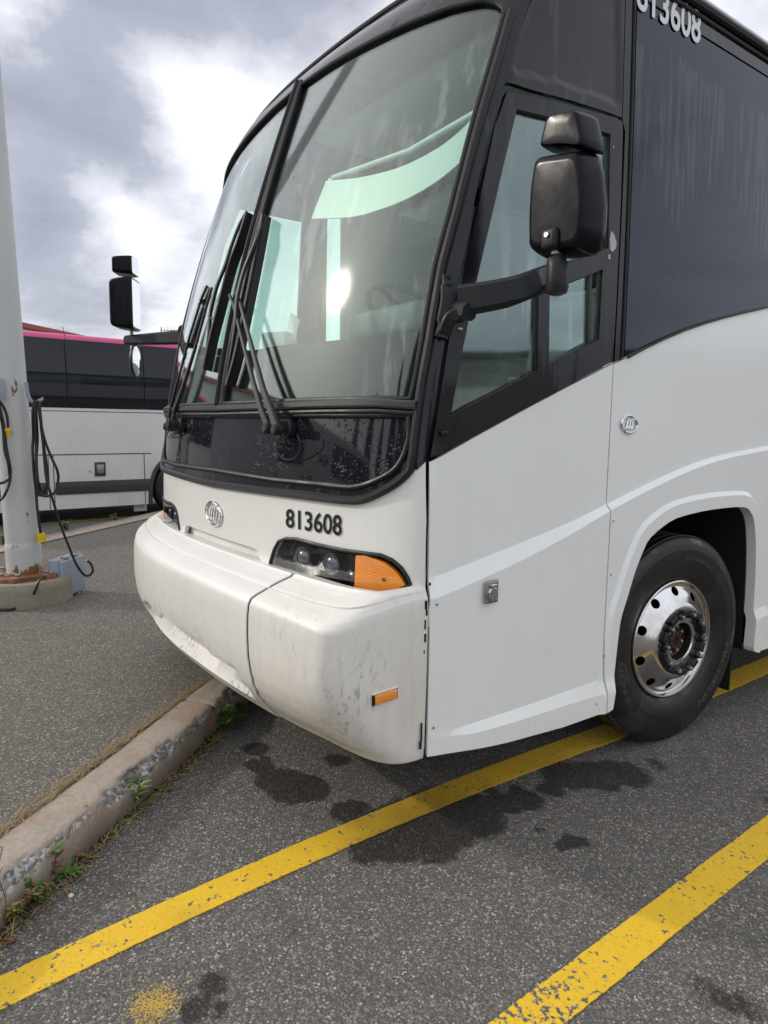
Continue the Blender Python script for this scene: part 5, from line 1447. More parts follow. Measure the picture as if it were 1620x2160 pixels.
# kerbs
def kerb(name, lab, q0, q1, zt, zb0, zb1, p0, p1, fine, seed, jointp=()):
    qw = q1-q0
    prof = [(0, zb0-.05), (0, zb0), (0, zb0+(zt-zb0)*.25), (0, zb0+(zt-zb0)*.5), (.001, zb0+(zt-zb0)*.72), (.002, zt-.030), (.005, zt-.018), (.011, zt-.008), (.020, zt-.002), (.034, zt), (.055, zt), (.08, zt), (.11, zt), (.14, zt), (qw-.02, zt-.001), (qw-.006, zt-.006), (qw, zt-.02), (qw, zb1-.05)]
    prof = [prof[0]]+[(prof[i][0]+(prof[i+1][0]-prof[i][0])*k/2, prof[i][1]+(prof[i+1][1]-prof[i][1])*k/2) for i in range(1, len(prof)-1) for k in range(2)]+[prof[-1]]
    P = [p for p in axis(fine[0], fine[1], .014, 300, 1.35) if p0 <= p <= p1]
    bm = bmesh.new(); G = []; chips = {}; soil = {}
    for p in P:
        wav = .012*noise.noise(Vector((p*1.3, seed, 0)))
        big = max(0, noise.noise(Vector((p*2.1, seed+5, 1)))*1.1+noise.noise(Vector((p*7, seed+9, 1)))*.55)
        row = []
        for a, z in prof:
            edge = math.exp(-((a-.010)**2/.0009+(z-(zt-.010))**2/.0014)) if z > zb0 else 0
            nz = noise.noise(Vector((p*9, a*14, z*14+seed))); n2_ = noise.noise(Vector((p*34, a*44, z*44+seed)))
            c = edge*(.005+.062*big)*(1+.9*n2_)
            jt = min([abs(p-j) for j in jointp] or [9]); jd = .014*math.exp(-(jt/.010)**2)
            row.append(bm.verts.new(pq(p, q0+a+c*.75+.004*nz*(1 if a < .1 else .3)+wav+(jd if z < zt-.02 and a < .05 else 0), z-c*.8+.0035*nz+.0015*n2_-(jd if a > .01 else 0))))
            chips[row[-1]] = clamp(edge*(.42+1.7*big)+(.30 if a < .012 and z > .05 else 0)*(.5+big)+.2*n2_); soil[row[-1]] = clamp(1-(z-zb0)/.09)*.95 if a < .02 else (clamp((a-(qw-.035))/.035)*.5)
        G.append(row)
    bm.verts.index_update(); cl = [chips[v] for v in bm.verts]; sl_ = [soil[v] for v in bm.verts]
    for i in range(len(P)-1):
        for j in range(len(prof)-1): bm.faces.new((G[i][j], G[i+1][j], G[i+1][j+1], G[i][j+1]))
    bm.faces.new(G[0]); bm.faces.new(list(reversed(G[-1])))
    o = link(name, bm, 'kerb', None, ang=60)
    for nm, vals in (('chip', cl), ('soil', sl_)):
        at = o.data.attributes.new(nm, 'FLOAT', 'POINT'); at.data.foreach_set('value', vals)
    return tag(o, lab, kind='structure')
pj = to_pq(on_z(420, 1480, .145))[0]
kerb('kerb', 'chipped concrete kerb running under the coach bumper', 1.295, 1.495, .148, 0, .135, -40, 40, (-3.9, .8), 3.3, (pj, pj-2.9, pj+2.9))
kerb('kerb', 'low far kerb on the other side of the island', 5.62, 5.47, .150, -.14, .135, -40, 40, (-3, -2.9), 8.1)

# painted lines
def flat(z): return lambda x, y: Vector((x, y, z))
def paint(name, lab, left, right, wearf, seed):
    Lf = [tuple(on_z(u, v).xy) for u, v in left]; Rt = [tuple(on_z(u, v).xy) for u, v in right]
    import numpy as np
    def smooth(P):
        y = np.array([p[1] for p in P]); x = np.array([p[0] for p in P]); c = np.polyfit(y, x, 2 if len(P) > 8 else 1); yy = np.linspace(y.min(), y.max(), 14); return [(float(np.polyval(c, t)), float(t)) for t in yy]
    Lf, Rt = smooth(Lf), smooth(Rt)
    def ext(P, k0, k1):
        a, b = P[0], P[-1]; n_ = hypot(b[0]-a[0], b[1]-a[1]); d = ((b[0]-a[0])/n_, (b[1]-a[1])/n_)
        return ([(a[0]-d[0]*k0, a[1]-d[1]*k0)] if k0 else [])+P+([(b[0]+d[0]*k1, b[1]+d[1]*k1)] if k1 else [])
    Lf = ext(Lf, *wearf[1]); Rt = ext(Rt, *wearf[1])
    def jit(P):
        out = []
        for (a, b) in zip(P, P[1:]):
            n_ = max(1, int(hypot(b[0]-a[0], b[1]-a[1])/.012)) if hypot(a[0], a[1]) < 4 else 6
            for i in range(n_):
                x = a[0]+(b[0]-a[0])*i/n_; y = a[1]+(b[1]-a[1])*i/n_
                j = .0030*noise.noise(Vector((x*55, y*55, seed)))+.0022*noise.noise(Vector((x*9, y*9, seed+3)))
                out.append((x+j, y+j*.3))
        return out+[P[-1]]
    poly = jit(Lf)+list(reversed(jit(Rt)))
    o = patch(name, 'stripe', flat(.0045), poly, (), .05, 0, .003, None)
    add_attr(o, 'stain', lambda c: stain_at(c.x, c.y)); add_attr(o, 'wear', wearf[0])
    return tag(o, lab, kind='structure')
Pend = on_z(1120, 2130)
paint('painted_line', 'yellow painted line running under the front wheel', [(0,2057),(155,1992),(310,1920),(480,1850),(580,1803),(810,1710),(930,1650),(1060,1605),(1190,1560),(1262,1536)], [(0,2125),(190,2040),(310,1987),(430,1931),(580,1862),(710,1800),(810,1755),(930,1700),(1060,1645),(1190,1605),(1295,1566)],
      (lambda c: .15+.12*noise.noise(Vector((c.x*2, c.y*2, 0))), (.25, 7.5)), 1.7)
paint('painted_line', 'yellow painted line in the right foreground with worn end', [(1020,2172),(1045,2155),(1185,2045),(1260,1980),(1350,1920),(1510,1800),(1620,1725)], [(1150,2195),(1195,2160),(1310,2065),(1405,1985),(1510,1905),(1620,1812)],
      (lambda c: .12+.22*clamp(1-hypot(c.x-Pend.x, c.y-Pend.y)/.40)+.30*clamp(1-abs(hypot(c.x-Pend.x, c.y-Pend.y)-.95)/.25)*clamp(.5+2*noise.noise(Vector((c.x*4, c.y*4, 2)))), (0, 6)), 5.1)
fs = [on_z(u, v, -.135) for u, v in ((-300,1140),(0,1111),(100,1104),(200,1096),(310,1087),(420,1080))]
bm = bmesh.new(); strap(bm, [p+Vector((0, 0, .002)) for p in fs], .09, .006, (0, 0, 1)); tag(link('painted_line', bm, 'stripe_far', None), 'thin faded yellow line beneath the far coach', kind='structure')

# ------------------------------------------------------------------ lamp post
PC = Vector((-3.02, -2.26, 0))
fz0 = on_x(57, 1212, PC.x+.12).z
lp = thing('lamp_post', 'tall pale grey steel lamp post rusting at its bolted base', 'lamp post', (0, 0, 0))
hgt = 9.0; lean = Vector((-.014, -.024, 1)).normalized()
zpl = fz0
bm = bmesh.new(); seg = 28; R_ = []
zs_ = [0, .012, .03, .06, .12, .2, .215, .222, .232, .24, .26]+[.3+.06*i for i in range(40)]+[3+i*.6 for i in range(11)]
for h in zs_:
    r = .127-.0035*h+(.006 if h < .222 else 0) + (.004 if .215 < h < .235 else 0)
    c = Vector((PC.x, PC.y, zpl))+lean*h; R_.append([bm.verts.new(c+Vector((cos(2*pi*k/seg)*r, sin(2*pi*k/seg)*r, 0))) for k in range(seg)])
for A_, B_ in zip(R_, R_[1:]):
    for k in range(seg): bm.faces.new((A_[k], A_[(k+1) % seg], B_[(k+1) % seg], B_[k]))
bm.faces.new(R_[-1])
pole = link('pole_shaft', bm, 'pole', lp)
rspots = [(on_x(u, v, PC.x+.12), r, a) for u, v, r, a in ((34,805,.035,1.1),(33,818,.04,1.2),(35,832,.04,1.1),(22,815,.02,.9),(3,825,.05,1),(70,1078,.035,1.1),(65,1095,.03,1),(72,1060,.02,.9),(55,1085,.025,.95),(38,1098,.015,.8),(30,1153,.03,1.0),(32,1175,.035,1.0),(80,1162,.03,.9),(70,1205,.07,1.15),(88,1200,.05,1.1),(30,1205,.05,1),(50,1212,.05,1))]
add_attr(pole, 'rust', lambda c: max([a*math.exp(-((c-P).length/r)**2) for P, r, a in rspots]+[clamp(.75-(c.z-zpl)/.03)]))
# plate and bolts on the footing
zt = zpl-.002
bm = bmesh.new(); oc = [(.30*cos(a), .30*sin(a)) for a in [radians(22.5+45*i) for i in range(8)]]
oc = [(.235, -.15), (.15, -.235), (-.15, -.235), (-.235, -.15), (-.235, .15), (-.15, .235), (.15, .235), (.235, .15)]
mrot = Matrix.Rotation(radians(8), 3, 'Z')
loft(bm, [[Vector((PC.x, PC.y, zt-.028))+mrot @ Vector((x, y, 0)) for x, y in oc], [Vector((PC.x, PC.y, zt))+mrot @ Vector((x, y, 0)) for x, y in oc]]); link('base_plate', bm, 'rust', lp, smooth=False)
for a in ((.185, .10), (.185, -.11), (-.18, .11), (-.18, -.11), (.10, .19), (.08, -.195)):
    c = Vector((PC.x, PC.y, zt))+mrot @ Vector((*a, 0)); bm = bmesh.new(); disc(bm, c, (0, 0, 1), .030, .005, 18); disc(bm, c+Vector((0, 0, .005)), (0, 0, 1), .022, .026, 6); link('anchor_bolt', bm, 'steel' if a[1] < 0 or a[0] > 0 else 'rust', lp, smooth=False)
bm = bmesh.new(); n_ = 40; rings = []
for (rr_, z) in ((.345, .08), (.345, .14), (.342, zt-.10), (.338, zt-.060), (.325, zt-.040), (.300, zt-.033)):
    rings.append([Vector((PC.x, PC.y, z))+Vector((cos(2*pi*k/n_), sin(2*pi*k/n_), 0))*(rr_+.008*noise.noise(Vector((k*.5, z*9, 2)))) for k in range(n_)])
loft(bm, rings); link('concrete_footing', bm, 'footing', lp, ang=30)
# lamp head far above the picture
top = Vector((PC.x, PC.y, zpl))+lean*9.0
bm = bmesh.new(); bx(bm, -.05, 1.0, -.05, .05, -.05, .05, .01, Matrix.Translation(top)); bx(bm, .9, 1.5, -.2, .2, -.08, .06, .03, Matrix.Translation(top)); link('lamp_head', bm, 'coach_grey', lp)
XC = PC.x+.10
def CP(u, v, dx=0.): return on_x(u, v, XC+dx)
def cable(name, strands, mat='cable', parent=None, r=.0105):
    bm = bmesh.new()
    for s in strands:
        pts = catmull([CP(u, v, (s[0] if isinstance(s[0], (int, float)) else 0)+.010*sin(i*2.1)) for i, (u, v) in enumerate(s[1:] if isinstance(s[0], (int, float)) else s)], 7); tube(bm, pts, r, 8)
    return link(name, bm, mat, parent)
hk = thing('cable_hook', 'painted steel hook on the right side of the lamp post', 'hook', tuple(CP(62, 830)))
def rel(o, par): o.parent = par; o.matrix_parent_inverse = Matrix.Translation(-par.location); return o
bm = bmesh.new(); tube(bm, catmull([CP(55, 806), CP(57, 822), CP(61, 838), CP(68, 848), CP(75, 849), CP(84, 845), CP(92, 840)], 6), .013, 10); rel(link('hook_bar', bm, 'box', None), hk)
bm = bmesh.new(); tube(bm, [CP(91, 841), CP(94, 839)], .014, 10); rel(link('hook_tip', bm, 'rubber', None), hk)
e1 = thing('extension_cord', 'coiled black cord on the right hook of the post, yellow socket at its end', 'cable', tuple(CP(80, 900)), group='black extension cords on the lamp post')
rel(cable('cord', [(.015, (73,846),(69,870),(70,920),(69,950),(72,1000),(75,1025),(78,1065),(82,1100),(86,1126)), (.03, (74,844),(76,870),(79,925),(77,965),(79,1005),(84,1028),(92,1037),(99,1025),(101,1008),(96,965),(89,920),(84,875),(80,845)),
  (.045, (80,845),(85,885),(95,930),(110,968),(120,990),(123,1010),(118,1035),(105,1045),(92,1046),(82,1040),(77,1010),(76,940),(74,880),(75,846))]), e1)
bm = bmesh.new(); a, b = CP(86, 1125, .02), CP(88, 1143, .02); tube(bm, [a, a.lerp(b, .15), a.lerp(b, .16), b], [.030, .030, .034, .034], 16); rel(link('yellow_socket', bm, 'yellow_plug', None), e1)
e2 = thing('extension_cord', 'single black cord swinging from the hook down to the grey junction box', 'cable', tuple(CP(120, 1080)), group='black extension cords on the lamp post')
rel(cable('cord', [(.05, (83,848),(88,900),(93,960),(98,1010),(110,1050),(127,1105),(145,1152),(160,1188),(175,1210),(187,1214),(196,1204),(192,1190),(183,1182))], r=.010), e2)
e3 = thing('extension_cord', 'black cord hanging at the left edge of the post with a yellow plug', 'cable', tuple(CP(5, 950)), group='black extension cords on the lamp post')
rel(cable('cord', [(.04, (-6,840),(2,850),(9,862),(15,880),(17,902)), (.05, (-4,846),(2,870),(9,905),(13,940),(18,968),(22,990),(21,1012),(14,1035),(4,1052),(-12,1062)), (.06, (-6,850),(0,875),(6,900),(10,950),(17,975),(20,1000),(16,1012),(6,1018),(-10,1022))]), e3)
bm = bmesh.new(); a, b = CP(17, 904, .04), CP(17, 922, .04); tube(bm, [a, a.lerp(b, .3), a.lerp(b, .31), b], [.028, .028, .022, .014], 12); rel(link('yellow_plug', bm, 'yellow_plug', None), e3)
bm = bmesh.new(); bx(bm, -.01, .01, -.03, .03, -.10, .06, .004, Matrix.Translation(CP(1, 815, .03))); tag(link('cable_hook', bm, 'box', None), 'grey hook plate at the left edge of the lamp post', 'hook')
# junction box leaning against the footing
c0 = on_z(134, 1263, .150); c1 = on_z(182, 1243, .150); c2 = on_z(101, 1264, .150)
ax_ = (c1-c0).normalized(); wbx = (c1-c0).length; ay_ = Vector((-ax_.y, ax_.x, 0)); ay_ = ay_ if ay_.dot(c2-c0) > 0 else -ay_; dbx = min(.20, max(.13, (c2-c0).dot(ay_)))
ph = on_x(122, 1184, c0.x).z-.150
jb = thing('junction_box', 'grey plastic electrical box with latches leaning on the post footing', 'electrical box')
mb = Matrix((ax_, ay_, Vector((0, 0, 1)))).transposed().to_4x4(); mb.translation = c0
bm = bmesh.new(); bx(bm, 0, wbx, .035, dbx, .0, ph, .012, mb); link('box_body', bm, 'box', jb)
bm = bmesh.new(); bx(bm, .003, wbx-.003, .0, .033, .004, ph-.006, .012, mb); link('box_lid', bm, 'box', jb)
bm = bmesh.new(); bx(bm, -.006, wbx+.006, .028, .042, -.004, ph+.004, .004, mb); link('box_flange', bm, 'box', jb)
for z in (.34*ph,): bm = bmesh.new(); bx(bm, -.016, .0, .005, .062, z-.022, z+.022, .003, mb); link('box_latch', bm, 'box_clip', jb)
for x in (.30*wbx, .68*wbx): bm = bmesh.new(); bx(bm, x-.02, x+.02, .008, .066, ph-.002, ph+.014, .003, mb); link('box_latch', bm, 'box_clip', jb)
for x in (.30*wbx, .72*wbx): bm = bmesh.new(); bx(bm, x-.02, x+.02, .006, .06, -.016, .003, .003, mb); link('box_latch', bm, 'box_clip', jb)
gp = mb @ Vector((0, dbx*.66, ph*.68)); bm = bmesh.new(); disc(bm, gp, -ax_, .020, .02, 8); disc(bm, gp-ax_*.02, -ax_, .016, .02, 14); link('cable_gland', bm, 'box', jb)
g2 = gp-ax_*.03
e4 = thing('extension_cord', 'black lead running from the box gland across the footing to the left', 'cable', tuple(g2), group='black extension cords on the lamp post')
pts = [g2, g2-ax_*.07+Vector((0, 0, -.01))]+[on_x(u, v, PC.x+.37) for u, v in ((84,1222),(74,1247))]+[on_z(u, v, .15) for u, v in ((58,1272),(30,1284),(0,1286),(-60,1283),(-160,1270))]
bm = bmesh.new(); tube(bm, catmull(pts, 8), .0095, 8); rel(link('cord', bm, 'cable', None), e4)

# ------------------------------------------------------------------ far coach with pink roof
FA = Vector((-9.33, -1.64, 0)); FD = Vector((-.05, 1, 0)).normalized(); FN = Vector((FD.y, -FD.x, 0))
def fpx(u, v):
    d = ray(u, v); t = (FA-CAM).dot(FN)/d.dot(FN); P = CAM+d*t; return ((P-FA).dot(FD), P.z)
def FBp(s, z, o=0.): return FA+FD*s+FN*o+Vector((0, 0, z))
zW = fpx(200, 862)[1]; zTop = fpx(200, 717.5)[1]; zPk = fpx(200, 709)[1]; zDs = fpx(200, 958)[1]; zB1 = fpx(200, 1014)[1]; zB0 = fpx(200, 1040)[1]; zSk = fpx(200, 1070)[1]
fc = thing('coach_bus', 'far parked coach with pink roof, dark windows and white lower side', 'bus')
sA, sB = -3.6, 8.4
def ext_prof(name, mat, prof, s0, s1, nseg=24, closed=False):
    bm = bmesh.new(); G = [[bm.verts.new(FBp(s0+(s1-s0)*i/nseg, z, o)) for o, z in prof] for i in range(nseg+1)]
    for i in range(nseg):
        for j in range(len(prof)-1): bm.faces.new((G[i][j], G[i+1][j], G[i+1][j+1], G[i][j+1]))
    return link(name, bm, mat, fc)
def fsurf(s, z): return FBp(s, z, 0)
def frect(a, b, c, d): return [(a, c), (b, c), (b, d), (a, d)]
sw0 = fpx(318, 1000)[0]; wc = sw0+.62
archf = [(wc-.64, zSk), (wc-.62, .45), (wc-.52, .74), (wc-.33, .90), (wc, .96), (wc+.33, .90), (wc+.52, .74), (wc+.62, .45), (wc+.64, zSk)]
mid0 = [(sA, zSk), *archf, (sB, zSk), (sB, zW), (sA, zW)]
patch('side_body', 'coach_white', fsurf, mid0, (), .25, 0, .03, fc)
s1, s2, s3 = fpx(103, 1000)[0], fpx(112, 1000)[0], fpx(305, 1000)[0]
bm = bmesh.new()
def fbar(bm, s0, z0, s1_, z1_, wd, o=.003, th=.006):
    strap(bm, [FBp(s0, z0, o), FBp(s1_, z1_, o)], wd, th, FN)
fbar(bm, sA, zDs, sw0+.02, zDs, .016)
for s_ in (s1, s2+.01, s3, s1-1.9): fbar(bm, s_, zDs, s_, zSk+.01, .012)
fbar(bm, sA, zW-.05, sB, zW-.05, .010)
link('panel_gaps', bm, 'coach_grey', fc)
bm = bmesh.new()
for a, b in ((sA, s1-.03), (s2+.03, s3-.01), (s3+.01, sw0-.02)): bx_m = Matrix((FD, FN, Vector((0, 0, 1)))).transposed().to_4x4(); bx_m.translation = FA; bx(bm, a, b, .002, .022, zB0, zB1, .006, bx_m); bx(bm, a, b, .022, .027, (zB0+zB1)/2-.006, (zB0+zB1)/2+.006, 0, bx_m)
link('side_trim', bm, 'coach_grey', fc)
bm = bmesh.new(); Ar = [FBp(s, z, .01) for s, z in catmull([Vector((a, b, 0)) for a, b in archf], 4) and [(p.x, p.y) for p in catmull([Vector((a, b, 0)) for a, b in archf], 4)]]
strap(bm, Ar, .07, .03, FN); link('arch_trim', bm, 'coach_grey', fc)
h0 = fpx(199, 975); h1 = fpx(223, 1004)
for ds_ in (0, -2.05):
    hd = thing('door_handle', None, None); hd.parent = fc
    bm = bmesh.new(); bx(bm, h0[0]+ds_, h1[0]+ds_, .002, .016, h1[1], h0[1], .01, bx_m); link('handle_plate', bm, 'coach_grey', hd)
    bm = bmesh.new(); bx(bm, h0[0]+ds_+.03, h1[0]+ds_-.03, .016, .024, h1[1]+.05, h0[1]-.04, .008, bx_m); link('handle_paddle', bm, 'steel', hd)
kx = fpx(190, 994); bm = bmesh.new(); disc(bm, FBp(kx[0], kx[1], .002), FN, .018, .01, 12); link('lock', bm, 'steel', fc)
# windows: bowed glass panes with thin joints
wprof = [(0, zW+.005), (.032, zW+.22), (.044, zW+.50), (.022, zW+.80), (-.045, zTop-.02)]
sv = [sA, fpx(139, 800)[0]-1.8, fpx(139, 800)[0], fpx(302, 800)[0], fpx(302, 800)[0]+1.75, fpx(302, 800)[0]+3.5, fpx(302, 800)[0]+5.2, sB]
for a, b in zip(sv, sv[1:]): 
    bmw = bmesh.new(); n_ = 10; pr = [(p.x, p.y) for p in catmull([Vector((o, z, 0)) for o, z in wprof], 4)]
    G = [[bmw.verts.new(FBp(a+.008+(b-a-.016)*i/n_, z, o+.004*sin(pi*i/n_))) for o, z in pr] for i in range(n_+1)]
    for i in range(n_):
        for j in range(len(pr)-1): bmw.faces.new((G[i][j], G[i+1][j], G[i+1][j+1], G[i][j+1]))
    link('window', bmw, 'coach_glass', fc)
ext_prof('window_frame', 'coach_grey', [(-.008, zW), (-.002, zW+.55), (-.06, zTop)], sA, sB)
rp = [(-.045, zTop-.03), (-.048, zTop), (-.060, zPk-.04), (-.085, zPk-.008), (-.14, zPk+.006), (-.3, zPk+.025), (-.7, zPk+.07), (-1.27, zPk+.11), (-2.2, zPk+.04), (-2.5, zPk-.05), (-2.55, zTop-.1)]
ext_prof('roof', 'coach_pink', rp, sA, sB)
bm = bmesh.new(); 
for s_ in (fpx(139, 712)[0], fpx(302, 712)[0]): strap(bm, [FBp(s_, zTop-.02, -.04), FBp(s_, zPk, -.08), FBp(s_, zPk+.12, -.16)], .010, .006, FN)
link('roof_joint', bm, 'coach_grey', fc)
bm = bmesh.new(); bx(bm, sA, sB, -2.55, -2.5, zSk, zTop, 0, bx_m); link('far_side', bm, 'coach_white', fc)
bm = bmesh.new(); bx(bm, sA-.02, sA, -2.5, 0, zSk, zPk+.1, 0, bx_m); bx(bm, sB, sB+.02, -2.5, 0, zSk, zPk+.1, 0, bx_m); link('end_panels', bm, 'coach_white', fc)
bm = bmesh.new(); bx(bm, sA, wc-.65, -2.4, -.10, zSk+.02, zSk+.3, 0, bx_m); bx(bm, wc+.7, sB, -2.4, -.10, zSk+.02, zSk+.3, 0, bx_m); bx(bm, wc-.65, wc+.7, -2.4, -.55, zSk+.1, 1.2, 0, bx_m); link('underbody', bm, 'dark', fc)
fw = copy_tree(wl, fc); fw.location = FBp(wc, .385, -.06); fw.rotation_euler = (0, 0, atan2(FN.y, FN.x)); fw['label'] = 'wheel behind the nose of the near coach'
m0, m1 = fpx(288, 1062), fpx(314, 1079)
bm = bmesh.new(); bx(bm, m0[0], m1[0]+.02, -.16, -.145, m1[1], zSk+.05, .004, Matrix(bx_m)); link('mud_flap', bm, 'coach_white', fc)

# ------------------------------------------------------------------ buildings and aerial behind
def wall_pt(u, v, H): 
    d = ray(u, v); t = (H-CAM.z)/d.z; return CAM+d*t
a = wall_pt(48, 682, 8.2); b = wall_pt(165, 707, 8.2); dv = (b-a); dv.z = 0; dn = dv.normalized()
A0 = a-dn*40; B0 = a+dn*(dv.length*1.9); A0.z = B0.z = 0
bd = thing('industrial_building', 'pale corrugated building with red roof edge behind the far coach', 'building')
nw = Vector((-dn.y, dn.x, 0)); nw = nw if nw.dot(CAM-A0) > 0 else -nw
bm = bmesh.new(); Lw = (B0-A0).length; k = int(Lw/.28); prev = None
for i in range(k*2+1):
    o_ = .05 if (i//1) % 2 else 0; P = A0+dn*(Lw*i/(k*2))+nw*o_
    cur = (bm.verts.new((P.x, P.y, -.2)), bm.verts.new((P.x, P.y, 8.0)))
    if prev: bm.faces.new((prev[0], cur[0], cur[1], prev[1]))
    prev = cur
Q = B0-nw*20; bm.faces.new((prev[0], bm.verts.new((Q.x, Q.y, -.2)), bm.verts.new((Q.x, Q.y, 8.0)), prev[1]))
link('corrugated_wall', bm, 'siding', bd, smooth=False)
bm = bmesh.new(); strap(bm, [A0+nw*.15+Vector((0, 0, 8.05)), B0+nw*.15+Vector((0, 0, 8.05))], .2, .38, (0, 0, 1)); link('roof_edge', bm, 'roof_red', bd, smooth=False)
bm = bmesh.new(); vs = [bm.verts.new(p+Vector((0, 0, 8.0))) for p in (A0, B0, B0-nw*20, A0-nw*20)]; bm.faces.new(vs); link('roof', bm, 'roof_red', bd, smooth=False)
def aerial(u, v, h_, lab):
    d = ray(u, v); P = CAM+d*(60/hypot(d.x, d.y)); g = thing('aerial', lab, 'aerial', (P.x, P.y, -.14))
    bm = bmesh.new(); tube(bm, [Vector((0, 0, 0)), Vector((0, 0, P.z+.14))], .05, 6); link('mast', bm, 'box', g)
    bm = bmesh.new(); ex = Vector((.58, .81, 0)); tube(bm, [Vector((0, 0, P.z-.1))-ex*.1, Vector((0, 0, P.z-.1))+ex*1.1], .03, 5)
    for k in range(4): q_ = ex*(.25+.27*k); tube(bm, [q_+Vector((0, 0, P.z-.4)), q_+Vector((0, 0, P.z+.2))], .02, 5)
    link('aerial_elements', bm, 'steel', g); return g
aerial(340, 690, 0, 'thin television aerial on a mast beside the door side mirror arm')

# ------------------------------------------------------------------ weeds, litter and stones at the kerb
def leaf(bm, base, d, L, wd, up=Vector((0, 0, 1)), curl=.3, seg=4):
    d = Vector(d).normalized(); s = d.cross(up).normalized() if abs(d.dot(up)) < .98 else Vector((1, 0, 0)); n = s.cross(d)
    prev = None
    for i in range(seg+1):
        t = i/seg; w_ = wd*sin(pi*min(.97, .12+.86*t))**.8*.5 if i < seg else .0005
        c = base+d*L*t+n*(-curl*L*t*t)+Vector((0, 0, 0))
        cur = (bm.verts.new(c-s*w_+n*w_*.3), bm.verts.new(c), bm.verts.new(c+s*w_+n*w_*.3))
        if prev: bm.faces.new((prev[0], prev[1], cur[1], cur[0])); bm.faces.new((prev[1], prev[2], cur[2], cur[1]))
        prev = cur
def weed(lab, u, v, z, kind, size, seed, mats=('leaf',), grp='weeds rooted along the kerb'):
    rnd = random.Random(seed); P = on_z(u, v, z); g = thing('weed', lab, 'weed', tuple(P), group=grp)
    bl = {m_: bmesh.new() for m_ in mats}; st = bmesh.new()
    def lf(*a, **k): leaf(bl[rnd.choice(mats)], *a, **k)
    if kind == 'rosette':
        for k in range(11):
            a = k*2.4+rnd.random()*.4; el = .25+.7*rnd.random(); d = Vector((cos(a)*cos(el), sin(a)*cos(el), sin(el))); lf(Vector((0, 0, .006)), d, size*(.6+.5*rnd.random()), size*.22, curl=.35)
        tube(st, [Vector((0, 0, -.01)), Vector((0, 0, .012))], .003, 6)
    elif kind == 'bush':
        for k in range(9):
            a = rnd.random()*2*pi; tip = Vector((cos(a)*size*.75*rnd.random(), sin(a)*size*.75*rnd.random(), size*(.45+.7*rnd.random())))
            C_ = catmull([Vector((0, 0, 0)), tip*.5+Vector((0, 0, size*.1)), tip], 4); tube(st, C_, .0016, 5)
            for i in range(2, len(C_)):
                for j in range(3):
                    a2 = rnd.random()*2*pi; d = Vector((cos(a2), sin(a2), .15+.5*rnd.random())); lf(C_[i], d, size*(.20+.15*rnd.random()), size*.11, curl=.3)
    elif kind == 'lance':
        for k in range(4):
            tip = Vector((rnd.uniform(-.3, .3)*size, rnd.uniform(-.3, .3)*size, size*(.6+.5*rnd.random()))); C_ = catmull([Vector((0, 0, 0)), tip*.5, tip], 5); tube(st, C_, .0016, 5)
            for i in range(3, len(C_)):
                for j in range(2): a2 = rnd.random()*2*pi; lf(C_[i], Vector((cos(a2), sin(a2), .5+.5*rnd.random())), size*.42, size*.075, curl=.35)
    elif kind == 'stalk':
        C_ = catmull([Vector((0, 0, 0)), Vector((.01, .006, size*.35)), Vector((-.004, -.008, size*.7)), Vector((.006, .006, size))], 6); tube(st, C_, .0014, 5)
        for i in range(4, len(C_)): lf(C_[i], Vector((rnd.uniform(-1, 1), rnd.uniform(-1, 1), .4)), .010, .006, seg=2)
        for k in range(3): c = C_[rnd.randrange(3, len(C_)-1)]; tube(st, [c, c+Vector((rnd.uniform(-.03, .03), rnd.uniform(-.03, .03), .03))], .001, 4)
    elif kind == 'tuft':
        for k in range(26): a = rnd.random()*2*pi; lf(Vector((rnd.uniform(-.01, .01), rnd.uniform(-.01, .01), 0)), Vector((cos(a), sin(a), 1.0+rnd.random())), size*(.5+.6*rnd.random()), .004, curl=.5)
        tube(st, [Vector((0, 0, -.01)), Vector((0, 0, .01))], .002, 5)
    link('stem', st, 'stalk', g)
    for m_, b_ in bl.items():
        if len(b_.verts): link('leaves', b_, m_, g)
        else: b_.free()
    return g
weed('bushy bright green weed at the kerb right beneath the bumper', 470, 1540, 0, 'bush', .115, 3)
weed('small pale green weed left of the bushy one under the bumper', 425, 1568, 0, 'rosette', .070, 5, ('leaf', 'leaf_yellow'))
weed('dry grassy tuft between the two weeds by the bumper', 448, 1570, 0, 'tuft', .07, 6, ('straw', 'leaf'))
weed('upright green weed with lance shaped leaves at the kerb foot', 280, 1706, 0, 'lance', .13, 8, ('leaf', 'leaf_yellow'))
weed('star shaped green weed by the kerb in the left foreground', 142, 1846, 0, 'rosette', .075, 11)
weed('red and green trailing weed at the foot of the kerb', 80, 1912, 0, 'bush', .085, 12, ('leaf_red', 'leaf', 'leaf'))
weed('lowest yellow leaved weed in the left corner by the kerb', 25, 1945, 0, 'bush', .07, 14, ('leaf_yellow', 'leaf_dead'))
weed('thin young weed with red leaf against the kerb face', 105, 1858, 0, 'lance', .11, 15, ('leaf', 'leaf_red'))
weed('green weed patch beside the nearest kerb corner', 50, 1895, 0, 'rosette', .06, 16, ('leaf', 'leaf'))
weed('small clover like weed beside the red leaf at the kerb', 330, 1668, 0, 'rosette', .045, 18, ('leaf', 'leaf_yellow'))
weed('creeping green weed in the shade under the bumper', 508, 1505, 0, 'bush', .07, 19)
weed('low green weed below the kerb chip', 245, 1738, 0, 'rosette', .05, 20, ('leaf', 'leaf_yellow'))
weed('tall dead seed stalk rising in front of the nearest kerb end', 10, 1960, 0, 'stalk', .27, 22, ('leaf_dead',))
weed('dead brown stalk standing before the middle of the kerb', 182, 1778, 0, 'stalk', .15, 23, ('leaf_dead',))
